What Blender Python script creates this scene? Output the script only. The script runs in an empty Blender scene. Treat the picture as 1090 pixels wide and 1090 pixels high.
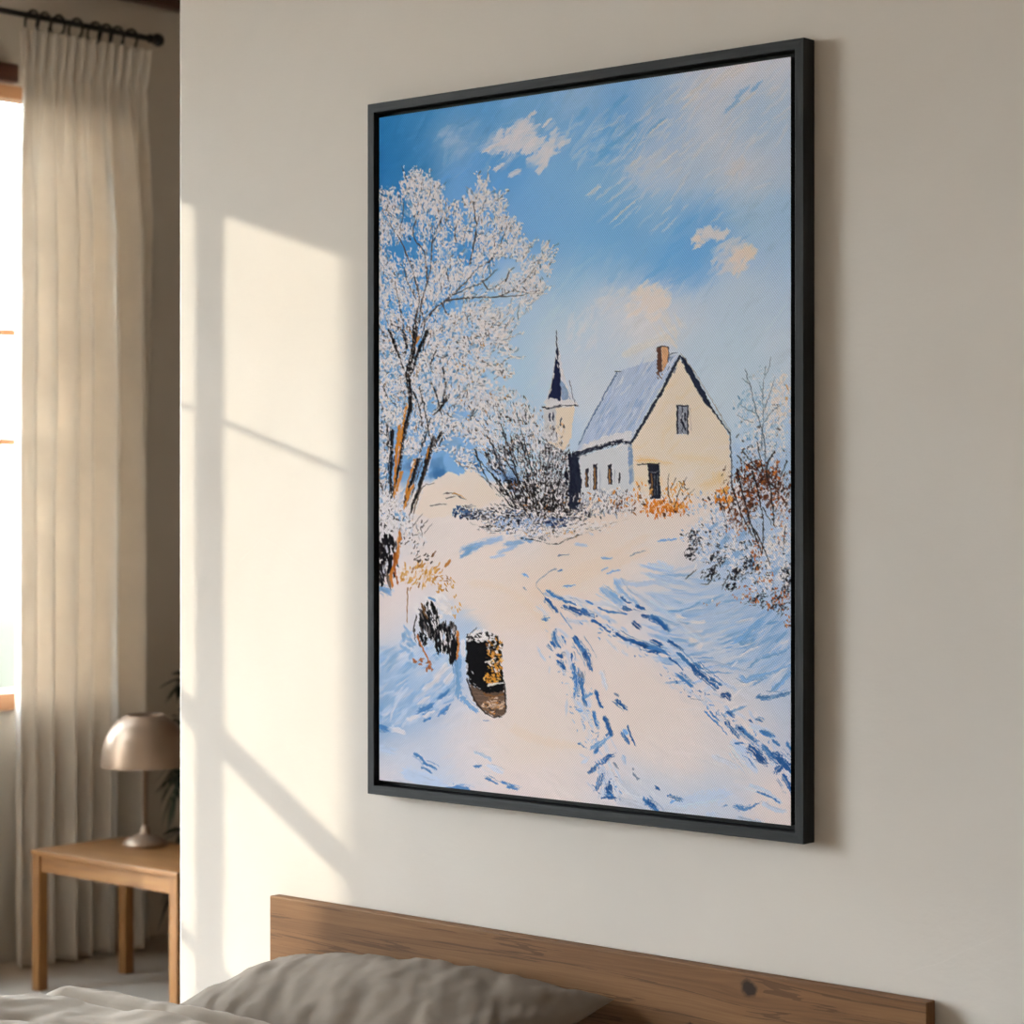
# A bedroom corner with a framed winter landscape
PAINT_GAIN = (1.21, 1.17, 1.24)
SKY_STRENGTH, SUN_STRENGTH, EXPOSURE = 48.0, 4.3, 0.0
# ---------------------------------------------------------------- the oil painting (pigment only)
import numpy as np, math, random
PX0, PY0, PS = 394.0, 48.0, 2.0            # origin and raster scale of the drawing sheet
PW, PH = 912, 1688

def vnoise(h, w, fy, fx, rng):
    """smooth value noise with fy x fx cells over a h x w sheet"""
    g = rng.random((fy + 2, fx + 2)).astype(np.float32)
    y = np.linspace(0, fy, h, endpoint=False); x = np.linspace(0, fx, w, endpoint=False)
    yi = y.astype(int); xi = x.astype(int); ty = (y - yi)[:, None]; tx = (x - xi)[None, :]
    ty = ty * ty * (3 - 2 * ty); tx = tx * tx * (3 - 2 * tx)
    a = g[yi][:, xi]; b = g[yi][:, xi + 1]; c = g[yi + 1][:, xi]; d = g[yi + 1][:, xi + 1]
    return ((a * (1 - tx) + b * tx) * (1 - ty) + (c * (1 - tx) + d * tx) * ty).astype(np.float32)

class Sheet:
    def __init__(s):
        s.rng = np.random.default_rng(7); s.r = random.Random(11)
        s.img = np.zeros((PH, PW, 3), np.float32); s.img[:] = (0.88, 0.83, 0.80)
        s.hgt = np.zeros((PH, PW), np.float32)
        N = 1024
        s.bri = 0.55 * vnoise(N, N, 256, 40, s.rng) + 0.45 * vnoise(N, N, 440, 110, s.rng)   # bristles run along x
        s.blo = 0.5 * vnoise(N, N, 110, 110, s.rng) + 0.3 * vnoise(N, N, 240, 240, s.rng) + 0.2 * vnoise(N, N, 500, 500, s.rng)
    def win(s, x0, y0, x1, y1):
        a = max(0, int((x0 - PX0) * PS)); b = min(PW, int((x1 - PX0) * PS) + 2)
        c = max(0, int((y0 - PY0) * PS)); d = min(PH, int((y1 - PY0) * PS) + 2)
        if b <= a or d <= c: return None
        X = (np.arange(a, b, dtype=np.float32) / PS + PX0)[None, :]; Y = (np.arange(c, d, dtype=np.float32) / PS + PY0)[:, None]
        return a, b, c, d, X, Y
    def lay(s, w, m, col, var=0.0, tex=None, h=0.0):
        a, b, c, d = w[:4]
        C = np.array(col, np.float32) / 255.0
        if var and tex is not None:
            C = C[None, None, :] * (1 + var * (tex[:, :, None] - 0.5))
        s.img[c:d, a:b] += (C - s.img[c:d, a:b]) * m[:, :, None]
        if h: s.hgt[c:d, a:b] = s.hgt[c:d, a:b] * (1 - m * 0.7) + m * h * (tex if tex is not None else 1)
    def dab(s, x, y, L, W, ang, col, a=1.0, rag=0.8, sharp=3.0, var=0.25, h=0.5):
        r = max(L, W) * 0.5 + 1.5
        w = s.win(x - r, y - r, x + r, y + r)
        if w is None: return
        dx = w[4] - x; dy = w[5] - y; ca, sa = math.cos(ang), math.sin(ang)
        t = dx * ca + dy * sa; n = dy * ca - dx * sa
        e = np.sqrt((2 * t / L) ** 4 + (2 * n / W) ** 2 + 1e-6)
        ox, oy = s.r.randrange(1024), s.r.randrange(1024)
        tex = s.bri[((n * 7.0).astype(int) + oy) & 1023, ((t * 2.2).astype(int) + ox) & 1023]
        m = np.clip((1.0 - e + rag * (tex - 0.5)) * sharp, 0, 1) * a
        s.lay(w, m, col, var, tex, h)
    def line(s, pts, w0, w1, col, a=1.0, rag=0.6, gap=0.0, var=0.3, h=0.6, sharp=1.6):
        pts = [(float(p[0]), float(p[1])) for p in pts]
        # Catmull-Rom through the points
        P = [pts[0]] + pts + [pts[-1]]; Q = []
        for i in range(1, len(P) - 2):
            p0, p1, p2, p3 = P[i - 1], P[i], P[i + 1], P[i + 2]
            k = max(2, int(math.dist(p1, p2) / 3))
            for j in range(k):
                t = j / k
                Q.append(tuple(0.5 * (2 * p1[q] + (p2[q] - p0[q]) * t + (2 * p0[q] - 5 * p1[q] + 4 * p2[q] - p3[q]) * t * t
                               + (3 * p1[q] - p0[q] - 3 * p2[q] + p3[q]) * t ** 3) for q in (0, 1)))
        Q.append(pts[-1]); M = max(w0, w1) + 2
        xs = [q[0] for q in Q]; ys = [q[1] for q in Q]
        w = s.win(min(xs) - M, min(ys) - M, max(xs) + M, max(ys) + M)
        if w is None: return
        best = np.full((w[3] - w[2], w[1] - w[0]), -9.0, np.float32); run = 0.0
        al = np.zeros_like(best); ac = np.zeros_like(best)
        tot = sum(math.dist(Q[i], Q[i + 1]) for i in range(len(Q) - 1)) + 1e-6
        for i in range(len(Q) - 1):
            (ax, ay), (bx, by) = Q[i], Q[i + 1]; ex, ey = bx - ax, by - ay; L2 = ex * ex + ey * ey + 1e-9; L1 = math.sqrt(L2)
            t = np.clip(((w[4] - ax) * ex + (w[5] - ay) * ey) / L2, 0, 1)
            d = np.sqrt((w[4] - ax - t * ex) ** 2 + (w[5] - ay - t * ey) ** 2)
            f = (run + t * L1) / tot; wd = (w0 + (w1 - w0) * f) * 0.5 * np.clip(0.45 + 2.2 * np.minimum(f, 1 - f) * tot / (w0 + w1 + 2), 0.45, 1)
            v = wd - d; up = v > best
            al = np.where(up, run + t * L1, al); ac = np.where(up, ((w[4] - ax) * ey - (w[5] - ay) * ex) / L1, ac)
            best = np.where(up, v, best); run += L1
        ox, oy = s.r.randrange(1024), s.r.randrange(1024)
        iy = ((ac * 7.0).astype(int) + oy) & 1023; ix = ((al * 1.6).astype(int) + ox) & 1023
        jy = ((w[5] * 5.0).astype(int) + oy) & 1023; jx = ((w[4] * 5.0).astype(int) + ox) & 1023
        tex = 0.6 * s.bri[iy, ix] + 0.4 * s.blo[jy, jx]
        m = np.clip((best + rag * max(w0, w1) * (tex - 0.5) * 1.3) * sharp + 0.4, 0, 1)
        if gap: m = m * np.clip((0.5 * s.blo[(jy + 300) & 1023, jx] + 0.5 * s.bri[(iy + 77) & 1023, ix] - gap) * 9 + 0.5, 0, 1)
        s.lay(w, m * a, col, var, tex, h)
    def poly(s, pts, col, a=1.0, rag=2.0, var=0.15, ang=None, h=0.3, soft=1.0):
        xs = [p[0] for p in pts]; ys = [p[1] for p in pts]; M = rag + soft + 1
        w = s.win(min(xs) - M, min(ys) - M, max(xs) + M, max(ys) + M)
        if w is None: return
        ox, oy = s.r.randrange(1024), s.r.randrange(1024)
        iy = ((w[5] * 3.0).astype(int) + oy) & 1023; ix = ((w[4] * 3.0).astype(int) + ox) & 1023
        wob = s.blo[iy, ix]; X = w[4] + 0 * w[5]; Y = w[5] + 0 * w[4]
        ins = np.zeros(X.shape, bool); dist = np.full(X.shape, 1e9, np.float32); n = len(pts)
        for i in range(n):
            (ax, ay), (bx, by) = pts[i], pts[(i + 1) % n]
            if ay != by:
                c = ((ay > Y) != (by > Y)) & (X < (bx - ax) * (Y - ay) / (by - ay) + ax); ins ^= c
            ex, ey = bx - ax, by - ay; L2 = ex * ex + ey * ey + 1e-9
            t = np.clip(((X - ax) * ex + (Y - ay) * ey) / L2, 0, 1)
            dist = np.minimum(dist, np.sqrt((X - ax - t * ex) ** 2 + (Y - ay - t * ey) ** 2))
        sd = np.where(ins, dist, -dist) + rag * 2.2 * (wob - 0.5)
        m = np.clip(sd / max(soft, 0.3) + 0.5, 0, 1) * a
        tex = wob
        if ang is not None:
            ca, sa = math.cos(ang), math.sin(ang)
            t = X * ca + Y * sa; q = Y * ca - X * sa
            tex = s.bri[((q * 6).astype(int) + oy) & 1023, ((t * 1.2).astype(int) + ox) & 1023]
        s.lay(w, m, col, var, tex, h)
    def mass(s, cx, cy, rx, ry, layers, ang=-1.2, fa=2.6, fc=5.5, edge=2.6, a=0.95, h=1.0):
        """broken, scumbled paint: layers = [(colour, level)]; a lower level covers more"""
        R = max(rx, ry) * 1.45
        w = s.win(cx - R, cy - R, cx + R, cy + R)
        if w is None: return
        dx = w[4] - cx; dy = w[5] - cy; ca, sa = math.cos(ang), math.sin(ang)
        t = dx * ca + dy * sa; n = dy * ca - dx * sa
        o1, o2 = s.r.randrange(1024), s.r.randrange(1024)
        big = s.blo[((dy * 1.1).astype(int) + o1 + 0 * dx.astype(int)) & 1023, ((dx * 1.1).astype(int) + o2 + 0 * dy.astype(int)) & 1023]
        e = np.sqrt((dx / rx) ** 2 + (dy / ry) ** 2) + (big - 0.5) * 1.1
        for col, lev in layers:
            ox, oy = s.r.randrange(1024), s.r.randrange(1024)
            tex = s.blo[((n * fc).astype(int) + oy) & 1023, ((t * fa).astype(int) + ox) & 1023]
            z = (tex - 0.5) / 0.13 - lev - edge * np.maximum(0, e - 0.45) ** 1.3 * 1.6
            s.lay(w, np.clip(z * 1.6, 0, 1) * a * (e < 1.6), col, 0.18, tex, h)
    def blob(s, cx, cy, rx, ry, n, cols, L, W, ang, spread=0.5, a=0.95, tight=0.5, **k):
        """n dabs scattered in an ellipse; cols = [(weight, colour)]"""
        r = s.r; tw = sum(c[0] for c in cols)
        for _ in range(n):
            t = r.random() * 6.2832; q = r.random() ** tight
            x = cx + rx * q * math.cos(t); y = cy + ry * q * math.sin(t)
            z = r.random() * tw
            for wgt, c in cols:
                z -= wgt
                if z <= 0: break
            g = r.uniform(0.93, 1.05); c = tuple(v * g for v in c)
            an = ang(x, y) if callable(ang) else ang
            s.dab(x, y, r.uniform(*L), r.uniform(*W), an + r.gauss(0, spread), c, a, **k)

def field(pts, sig, X, Y):
    num = 0; den = 1e-9
    for (x, y, c) in pts:
        w = np.exp(-((X - x) ** 2 + (Y - y) ** 2) / (2 * sig * sig)) + 1e-7 / (1 + (X - x) ** 2 + (Y - y) ** 2)
        num = num + w[..., None] * np.array(c, np.float32); den = den + w
    return num / den[..., None]

WHT, OFF, PINK = (224, 217, 214), (205, 204, 208), (226, 212, 205)
LBL, MBL, DBL, NAVY = (176, 194, 217), (96, 147, 198), (40, 90, 150), (34, 44, 72)
BLK, CHAR, OCH, BRN, ORG = (22, 21, 24), (62, 57, 58), (196, 138, 62), (104, 62, 36), (211, 126, 44)

def paint():
    s = Sheet(); r = s.r; rad = math.radians
    def parse(t): return [(float(a[0]), float(a[1]), tuple(float(v) for v in a[2:5])) for a in (q.split() for q in t.strip().split(';'))]
    sky = parse("""405 130 48 124 178;450 118 66 138 190;500 110 92 154 202;560 105 118 168 208;620 100 150 182 210;660 102 124 170 212;700 95 155 185 212;740 85 200 206 217;780 75 216 212 214;825 65 206 208 215;
405 170 42 116 172;440 165 60 130 182;480 148 130 168 202;520 180 92 154 206;620 150 124 174 215;650 135 104 165 212;700 130 166 190 214;760 120 200 205 214;800 120 172 194 215;835 110 180 197 212;
405 210 56 128 184;500 200 112 164 211;560 220 120 172 216;600 200 128 178 218;640 200 138 182 215;700 180 186 199 215;740 190 180 196 211;790 180 198 203 211;835 170 184 198 213;
600 250 126 178 220;650 240 118 174 216;700 230 142 184 215;740 235 116 172 219;800 230 160 189 211;835 230 160 189 213;
600 300 158 193 222;650 280 138 184 219;690 270 122 177 223;720 280 112 170 221;835 270 170 194 216;
560 330 176 200 224;600 340 192 208 223;650 320 205 210 217;690 325 222 213 208;720 330 194 204 215;780 320 186 201 214;835 320 182 198 213;
540 380 180 203 225;600 380 200 209 219;650 370 196 207 217;690 352 214 209 206;740 370 187 202 213;800 370 187 203 213;835 370 194 204 212;
560 420 184 204 223;620 420 204 209 214;760 410 192 204 212;700 420 196 206 214;
420 260 66 136 192;470 260 78 145 201;450 330 92 154 206;420 400 112 162 202;510 350 150 190 222;530 400 165 198 224;480 470 122 167 206;420 480 118 160 198;540 470 170 198 222;600 470 190 206 220;840 470 176 198 216""")
    gnd = parse("""410 540 214 210 212;440 520 228 214 204;500 505 232 216 202;530 520 226 214 206;480 560 224 212 206;560 560 222 212 208;640 590 230 213 200;600 600 230 212 198;700 570 230 215 204;560 640 231 211 196;520 610 228 212 202;
720 600 214 208 210;690 600 224 212 206;760 620 178 196 218;800 640 170 190 214;835 640 176 194 214;700 640 196 204 218;740 660 172 192 217;790 690 158 184 214;835 700 154 182 213;830 670 160 184 212;760 690 182 198 218;
720 680 214 208 210;800 730 206 206 213;760 720 218 209 208;835 740 186 198 214;840 780 196 200 212;790 770 220 210 208;
420 650 222 210 206;440 680 196 203 215;430 720 160 184 211;410 740 146 174 206;460 730 178 194 214;470 700 168 190 214;440 760 128 164 203;408 765 122 160 201;480 760 214 208 211;
420 800 190 198 212;440 790 212 207 210;450 820 182 196 216;410 830 212 205 208;500 800 216 208 209;540 780 226 211 203;560 790 230 212 197;600 830 224 210 204;560 830 222 208 205;
560 700 225 211 205;620 680 226 212 205;660 720 227 212 204;660 660 222 211 206;600 760 225 211 204;700 760 227 212 204;720 800 224 211 206;780 800 214 208 209;760 850 196 202 215;700 850 200 205 216;830 860 222 209 205;640 840 214 208 211;570 740 227 212 202""")
    X = (np.arange(PW, dtype=np.float32) / PS + PX0)[None, ::8] + 0 * np.zeros((PH, 1), np.float32)[::8]
    Y = (np.arange(PH, dtype=np.float32) / PS + PY0)[::8, None] + 0 * X
    SK = field(sky, 20, X, Y); GN = field(gnd, 20, X, Y)
    SK = np.clip(SK * np.array((1.015, 1.025, 1.045)), 0, 228); hz = 512 + 0 * X
    base = np.where((Y < hz)[..., None], SK, GN)
    base = np.repeat(np.repeat(base, 8, 0), 8, 1)[:PH, :PW] / 255.0
    for _ in range(3):                                     # smooth the blocks away
        for ax in (0, 1):
            pd = np.pad(base, [(6, 6) if q == ax else (0, 0) for q in (0, 1, 2)], mode='edge'); n_ = base.shape[ax]
            base = sum(np.take(pd, range(6 + k, 6 + k + n_), ax) for k in (-5, -2, 0, 2, 5)) / 5
    s.img[:] = base
    def at(F, x, y):
        return F[min(F.shape[0] - 1, max(0, int((y - PY0) * PS / 8))), min(F.shape[1] - 1, max(0, int((x - PX0) * PS / 8)))]
    # ---- sky: long diagonal strokes
    for _ in range(2600):
        x, y = r.uniform(396, 846), r.uniform(50, 525)
        c = at(SK, x + r.gauss(0, 5), y + r.gauss(0, 5)); g = r.gauss(1, 0.022); big = r.random()
        s.dab(x, y, r.uniform(14, 44), r.uniform(2.5, 9), rad(-47) + r.gauss(0, 0.22), tuple(np.clip(c * g + r.gauss(0, 3), 0, 232)), r.uniform(0.25, 0.6), rag=1.3, sharp=1.6, var=0.10, h=0.35)
    def cloud(cx, cy, rx, ry, n, col, L=(10, 24), a=(0.3, 0.8), ang=-38, W=(3, 7)):
        for _ in range(n):
            t = r.random() * 6.283; q = r.random() ** 0.6
            s.dab(cx + rx * q * math.cos(t), cy + ry * q * math.sin(t), r.uniform(*L), r.uniform(*W), rad(ang) + r.gauss(0, 0.3), col, r.uniform(*a), rag=1.4, sharp=2.0, var=0.10, h=0.5)
    # the bright cloud, upper left of the middle
    for (cx, cy, rx, ry, n) in ((545, 148, 22, 12, 46), (572, 160, 20, 12, 46), (558, 136, 10, 8, 14), (590, 150, 12, 12, 14), (535, 158, 16, 5, 14)):
        cloud(cx, cy, rx, ry, n, (216, 213, 219), L=(9, 20), a=(0.45, 0.95))
    for (x, y, L, W, an) in ((548, 184, 16, 7, -28), (577, 178, 18, 7, -48), (531, 178, 16, 5, -25), (526, 156, 22, 5, -28), (566, 122, 14, 5, -42), (518, 160, 12, 2.5, -30), (583, 130, 16, 4, -45)):
        s.dab(x, y, L, W, rad(an), (216, 212, 216), 0.9, rag=1.3)
    cloud(560, 150, 44, 26, 60, (198, 207, 219), L=(12, 30), a=(0.12, 0.35), ang=-44); cloud(640, 150, 40, 26, 40, (190, 204, 218), L=(14, 36), a=(0.12, 0.35), ang=-44); cloud(500, 160, 30, 26, 24, (150, 186, 214), L=(14, 30), a=(0.12, 0.3), ang=-46)
    cloud(484, 148, 16, 14, 16, (165, 190, 214), a=(0.12, 0.3), W=(5, 11))
    # right-hand sky streaks and clouds
    for _ in range(190):
        x = r.uniform(640, 840); y = 190 - (x - 640) * 0.45 + r.gauss(0, 38)
        if y < 245: s.dab(x, y, r.uniform(12, 40), r.uniform(1.5, 5), rad(-42) + r.gauss(0, .15), (206, 207, 214), r.uniform(0.15, 0.5), rag=1.6, sharp=1.8)
    for (x, y, L, W) in ((660, 108, 26, 8), (668, 142, 44, 8), (650, 155, 34, 7), (700, 132, 30, 6), (780, 112, 26, 6), (805, 92, 20, 6), (620, 122, 22, 8), (640, 168, 28, 6), (790, 98, 24, 6)):
        s.dab(x, y, L, W, rad(-42), (96, 160, 212), 0.5, rag=1.3, sharp=1.6)
    for (x, y, L, W) in ((632, 203, 20, 5), (664, 224, 44, 3), (700, 135, 30, 3), (710, 170, 34, 4), (795, 105, 28, 4), (676, 172, 20, 4), (745, 92, 46, 7), (770, 82, 50, 9), (790, 72, 40, 8), (735, 108, 30, 5)):
        s.dab(x, y, L, W, rad(-40), (213, 209, 210), 0.75, rag=1.5, sharp=2)
    cloud(757, 249, 17, 8, 36, (216, 212, 215), L=(7, 16), a=(0.4, 0.9)); cloud(741, 258, 9, 5, 14, (222, 212, 208), L=(5, 11), a=(0.5, 0.9))
    cloud(791, 270, 12, 10, 40, (228, 211, 198), L=(8, 18), a=(0.3, 0.7)); cloud(783, 282, 12, 10, 30, (224, 211, 204), L=(8, 18), a=(0.25, 0.6), ang=-60); cloud(776, 262, 12, 8, 16, (216, 211, 212), a=(.2, .5)); cloud(770, 280, 12, 14, 20, (205, 206, 214), a=(0.2, 0.5))
    cloud(692, 322, 22, 20, 100, (228, 216, 209), L=(8, 20), a=(0.3, 0.7)); cloud(655, 320, 24, 14, 34, (208, 211, 218), a=(0.2, 0.5))
    cloud(622, 352, 18, 22, 24, (212, 211, 216), a=(0.15, 0.4), ang=-60); cloud(712, 350, 14, 16, 18, (224, 212, 200), a=(0.15, 0.4), ang=60)
    cloud(786, 182, 12, 12, 14, (208, 206, 210), a=(0.2, 0.45)); cloud(690, 175, 26, 12, 26, (192, 202, 216), a=(0.2, 0.45))
    for (x, y, L, W) in ((715, 270, 46, 9), (700, 288, 34, 10), (728, 240, 40, 8), (722, 258, 30, 6)):
        s.dab(x, y, L, W, rad(-36), (104, 167, 219), 0.45, rag=1.3, sharp=1.6)
    s.line([(664, 378), (690, 366), (712, 358)], 10, 6, (222, 213, 200), 0.4, sharp=0.4)
    # ---- ground: broad soft strokes of snow
    for _ in range(1900):
        x, y = r.uniform(396, 846), r.uniform(522, 885)
        c = at(GN, x + r.gauss(0, 3), y + r.gauss(0, 3)); g = r.gauss(1, 0.016)
        an = rad(-28) if x < 500 else (rad(28) if y > 690 else rad(-14))
        if x > 700 and y < 700: an = rad(-30 + (x - 770) * -0.12)
        s.dab(x, y, r.uniform(12, 34), r.uniform(3, 8), an + r.gauss(0, 0.25), tuple(np.clip(c * g, 0, 233)), r.uniform(0.25, 0.6), rag=1.2, sharp=1.6, var=0.06, h=0.4)
    for (pts, w) in (([(565, 630), (600, 622), (640, 605), (690, 585)], 16), ([(500, 620), (540, 628), (570, 652), (590, 685)], 9), ([(545, 775), (580, 790), (620, 795)], 12), ([(600, 612), (640, 596), (690, 570)], 12)):
        s.line(pts, w, w * 0.6, (234, 210, 188), 0.4, sharp=0.25)
    # blue shade at the foot of the hedge, in the swirling drift on the right
    for (x, y, L, W, an, c) in ((502, 583, 26, 9, -18, MBL), (520, 577, 34, 9, -16, (140, 172, 208)), (496, 590, 16, 6, -28, MBL), (547, 578, 24, 7, -10, (120, 160, 202)), (540, 585, 26, 5, -22, (150, 178, 210)), (530, 592, 18, 3, -12, (170, 188, 212)), (560, 574, 16, 5, 20, MBL), (619, 580, 16, 5, 8, LBL)):
        s.dab(x, y, L, W, rad(an), c, 0.8, rag=1.2, sharp=2)
    for _ in range(330):
        u = r.random(); x = 700 + 142 * u; y = r.uniform(600, 705) + 14 * u
        if y < 600 + 70 * max(0, u - 0.1) * 0.8: continue
        an = rad(5) - 0.9 * ((u) ** 1.3) + 0.5 * max(0, (0.25 - u)) * 4 * 0.5
        c = r.choice(((150, 180, 214), (168, 191, 217), (134, 170, 208), (186, 199, 217), (205, 207, 215), (118, 160, 203), (160, 186, 215)))
        s.dab(x, y, r.uniform(16, 44), r.uniform(1.5, 5), an + r.gauss(0, 0.14), c, r.uniform(0.35, 0.75), rag=1.5, sharp=2, var=0.12)
    S = """690 600 715 606 700 598 4 L;655 618 680 622 720 614 5 L;700 648 722 651 745 641 2.5 M;770 690 790 678 812 660 7 M;788 684 798 686 803 676 8 M;745 655 770 652 795 640 4 L;787 719 798 725 815 720 5 M;798 722 820 716 842 708 4 M;806 742 822 742 842 737 5 D;822 735 834 724 842 714 5 M;750 702 772 708 800 716 3 L;725 670 745 680 770 684 4 L;720 655 735 662 752 662 4 W;735 680 745 688 742 690 6 W;700 635 720 645 740 642 3 L;812 700 830 695 840 690 4 M;690 610 720 618 760 600 3 L;750 735 770 728 785 735 3 L"""
    def strokes(txt, a=0.85, rag=0.9, gap=0.0, var=0.35):
        K = {'L': LBL, 'M': (112, 157, 203), 'D': (66, 118, 176), 'B': DBL, 'N': (40, 78, 130), 'W': (226, 215, 210), 'G': (120, 132, 152), 'P': (196, 203, 216)}
        for q in txt.strip().split(';'):
            f = q.split(); col = K[f[-1]]; w = float(f[-2]); v = [float(z) for z in f[:-2]]
            pts = [(v[i], v[i + 1]) for i in range(0, len(v), 2)]
            g = r.uniform(0.94, 1.06); s.line(pts, w * 1.18, w * r.uniform(0.55, 0.9), tuple(z * g for z in col), a, rag=rag, gap=gap, var=var)
            if w >= 2.5:                                    # a loose bristle line or two beside the stroke
                if a >= 0.88 and w >= 4:                    # bare snow scraped through the stroke
                    for _ in range(1):
                        o = r.uniform(-.5, .5) * w; s.line([(p[0] + o, p[1] - o * .7) for p in pts], 1.1, .7, (222, 212, 208), .85, gap=.4)
                for _ in range(3):
                    o = r.gauss(0, w * 0.6)
                    g2 = r.choice((.85, 1.0, 1.15)); s.line([(p[0] + o, p[1] - o * 0.6 + r.gauss(0, .4)) for p in pts], 0.9, 0.5, tuple(min(228, v * g2) for v in col), 0.7, gap=0.4)
    strokes(S, a=0.75, rag=1.1)
    # ---- the tracks
    for _ in range(150):
        t = r.random()
        if r.random() < .6: x = 612 + 232 * t + r.gauss(0, 9); y = 645 + 178 * t ** 1.12 + r.gauss(0, 7); an = rad(38)
        else: x = 592 + 62 * t + r.gauss(0, 9); y = 672 + 180 * t; an = rad(66)
        s.dab(x, y, r.uniform(8, 22), r.uniform(1.6, 5), an + r.gauss(0, .25), r.choice((LBL, (194, 203, 217), (158, 184, 214), (226, 214, 208))), r.uniform(.3, .7), rag=1.5, sharp=2)
    for _ in range(70):
        u = r.random(); s.dab(700 + 140 * u, r.uniform(640, 760), r.uniform(12, 34), r.uniform(1.5, 4), rad(8) - .8 * u + r.gauss(0, .2), r.choice(((220, 213, 212), (206, 208, 215), (96, 144, 192), (150, 180, 214))), r.uniform(.4, .8), rag=1.5, sharp=2)
    strokes("""641 627 654 636 665 646 8 M;655 618 661 628 674 639 687 648 5 M;650 630 662 640 4 M;668 628 690 640 712 652 3 L;640 640 660 648 5 P;600 636 625 642 650 644 6 P;690 640 705 650 720 662 6 L;600 660 620 664 4 P;571 645 577 650 584 655 4 P;640 715 645 735 4 P;760 806 775 812 785 818 6 P;785 795 795 808 805 820 9 L;720 856 745 850 775 845 12 L;798 836 815 842 832 855 5 L;813 855 824 861 836 863 6 L;752 868 758 867 766 871 5 L;785 870 800 874 815 878 6 L;640 818 644 835 640 848 6 L;648 820 655 840 658 852 6 P;660 830 680 850 700 864 10 P;655 850 675 856 690 862 9 P;700 860 730 862 9 P;720 660 740 672 750 684 3 P;722 697 735 708 752 720 6 L;800 772 815 778 828 786 5 L;780 790 795 800 6 L""", a=0.6, rag=1.0)
    strokes("""592 605 584 609 577 614 571 621 574 628 584 639 1.2 G;594 608 599 606 2.2 D;581 637 587 643 594 651 3 B;588 645 594 651 2.5 B;596 652 603 662 609 670 1 D;611 678 618 687 625 697 630 713 4.5 B;614 682 624 697 628 706 4 D;582 629 590 634 600 638 2.8 D;600 639 607 641 613 644 3 D;600 645 610 650 620 655 4 B;617 649 625 653 633 657 4.5 B;606 646 618 650 2.5 N;630 660 640 666 650 673 2.6 B;655 673 664 679 678 684 690 690 4 B;672 681 690 688 704 695 3.4 B;680 686 695 690 708 694 3 N;624 640 631 643 2.2 D;636 646 645 650 656 652 668 654 2.4 D;660 635 666 640 672 642 2 B;678 645 683 647 687 648 4.5 B;664 646 668 648 672 649 4.5 B;683 655 692 658 700 663 3.4 N;692 656 702 663 712 672 5.5 D;696 658 708 668 711 671 4 B;674 662 678 666 682 669 5 N;693 682 700 685 705 689 4 B;690 689 700 691 712 697 3.6 D;691 693 703 695 2.6 B;711 682 718 686 727 692 3 B;712 700 720 706 727 713 2 B;720 717 728 722 738 731 4.5 D;722 695 730 702 737 710 4 D;737 708 743 716 752 722 6.5 B;740 706 748 712 3 D;752 722 760 728 766 733 6.5 B;756 722 768 730 4 D;767 742 773 739 777 744 5 N;733 741 736 742 1.5 B;735 744 749 745 .8 G;750 757 760 767 775 782 1.6 D;756 758 766 768 2 D;774 757 777 759 781 763 4 B;804 765 812 768 4 D;797 766 801 770 1.6 B;773 768 779 776 787 786 4 B;785 773 795 782 806 791 5 D;786 774 792 780 3 N;810 778 824 784 5 D;782 792 790 791 2.4 D;798 796 806 802 816 813 9 B;804 802 812 812 7 N;812 795 820 803 830 812 6 D;824 803 834 812 843 822 8 B;826 822 832 815 6 B;834 826 838 832 842 841 5 B;838 790 843 800 3 D;822 788 830 793 2.4 D;840 836 842 846 2 B""", a=0.95, rag=1.0, gap=0.08)
    strokes("""589 672 591 682 596 690 4 D;587 683 592 690 3.4 B;594 697 599 700 3.4 B;594 703 598 707 602 713 3.6 B;578 659 585 658 4.5 D;598 677 602 685 2.6 D;608 696 609 704 2.8 B;610 706 612 716 617 729 2.6 D;620 716 621 722 2.5 G;622 694 625 703 3 N;612 713 615 724 612 742 6 D;619 722 621 738 624 751 3.6 D;616 716 618 722 2.4 G;622 742 631 738 2.6 M;634 735 637 744 640 753 3.2 B;614 756 620 757 4 M;632 757 634 768 638 776 3 D;643 763 647 773 651 783 3.6 B;630 796 640 791 649 784 6 M;634 801 637 797 3 D;646 783 650 780 4 B;643 812 647 806 652 804 6 B;640 808 644 812 4 D;628 823 634 817 639 812 4 B;641 824 639 832 635 841 4 B;649 834 649 842 652 847 6.5 B;641 850 648 848 656 849 3.4 B;644 846 652 846 5 D;655 745 660 749 667 755 3.6 B;654 738 659 742 2 G;662 780 666 786 669 791 4.5 B;668 772 671 782 677 794 2 B;664 776 668 782 3 M;653 812 658 818 2.4 G;674 823 680 830 2 G;673 818 676 820 1.4 G;697 837 703 842 2 B;685 850 694 858 702 865 6 D;690 852 698 860 4 B;712 847 719 849 726 853 4 D;714 854 718 852 3 M;782 858 794 861 808 855 4 D;806 843 820 848 830 855 2 D;768 858 775 857 1.6 D;663 804 666 814 2.6 L;620 812 626 808 3 P;556 625 560 628 1.8 G;556 611 563 614 2.4 M;601 624 612 623 3 M;640 608 648 603 1.6 M;646 611 660 606 1.8 M;594 592 606 590 1.6 G;676 588 688 586 1.4 G;640 594 652 594 1.6 M;700 576 720 574 2 M;671 592 676 589 1.2 G""", a=0.95, rag=1.1, gap=0.1)
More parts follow.
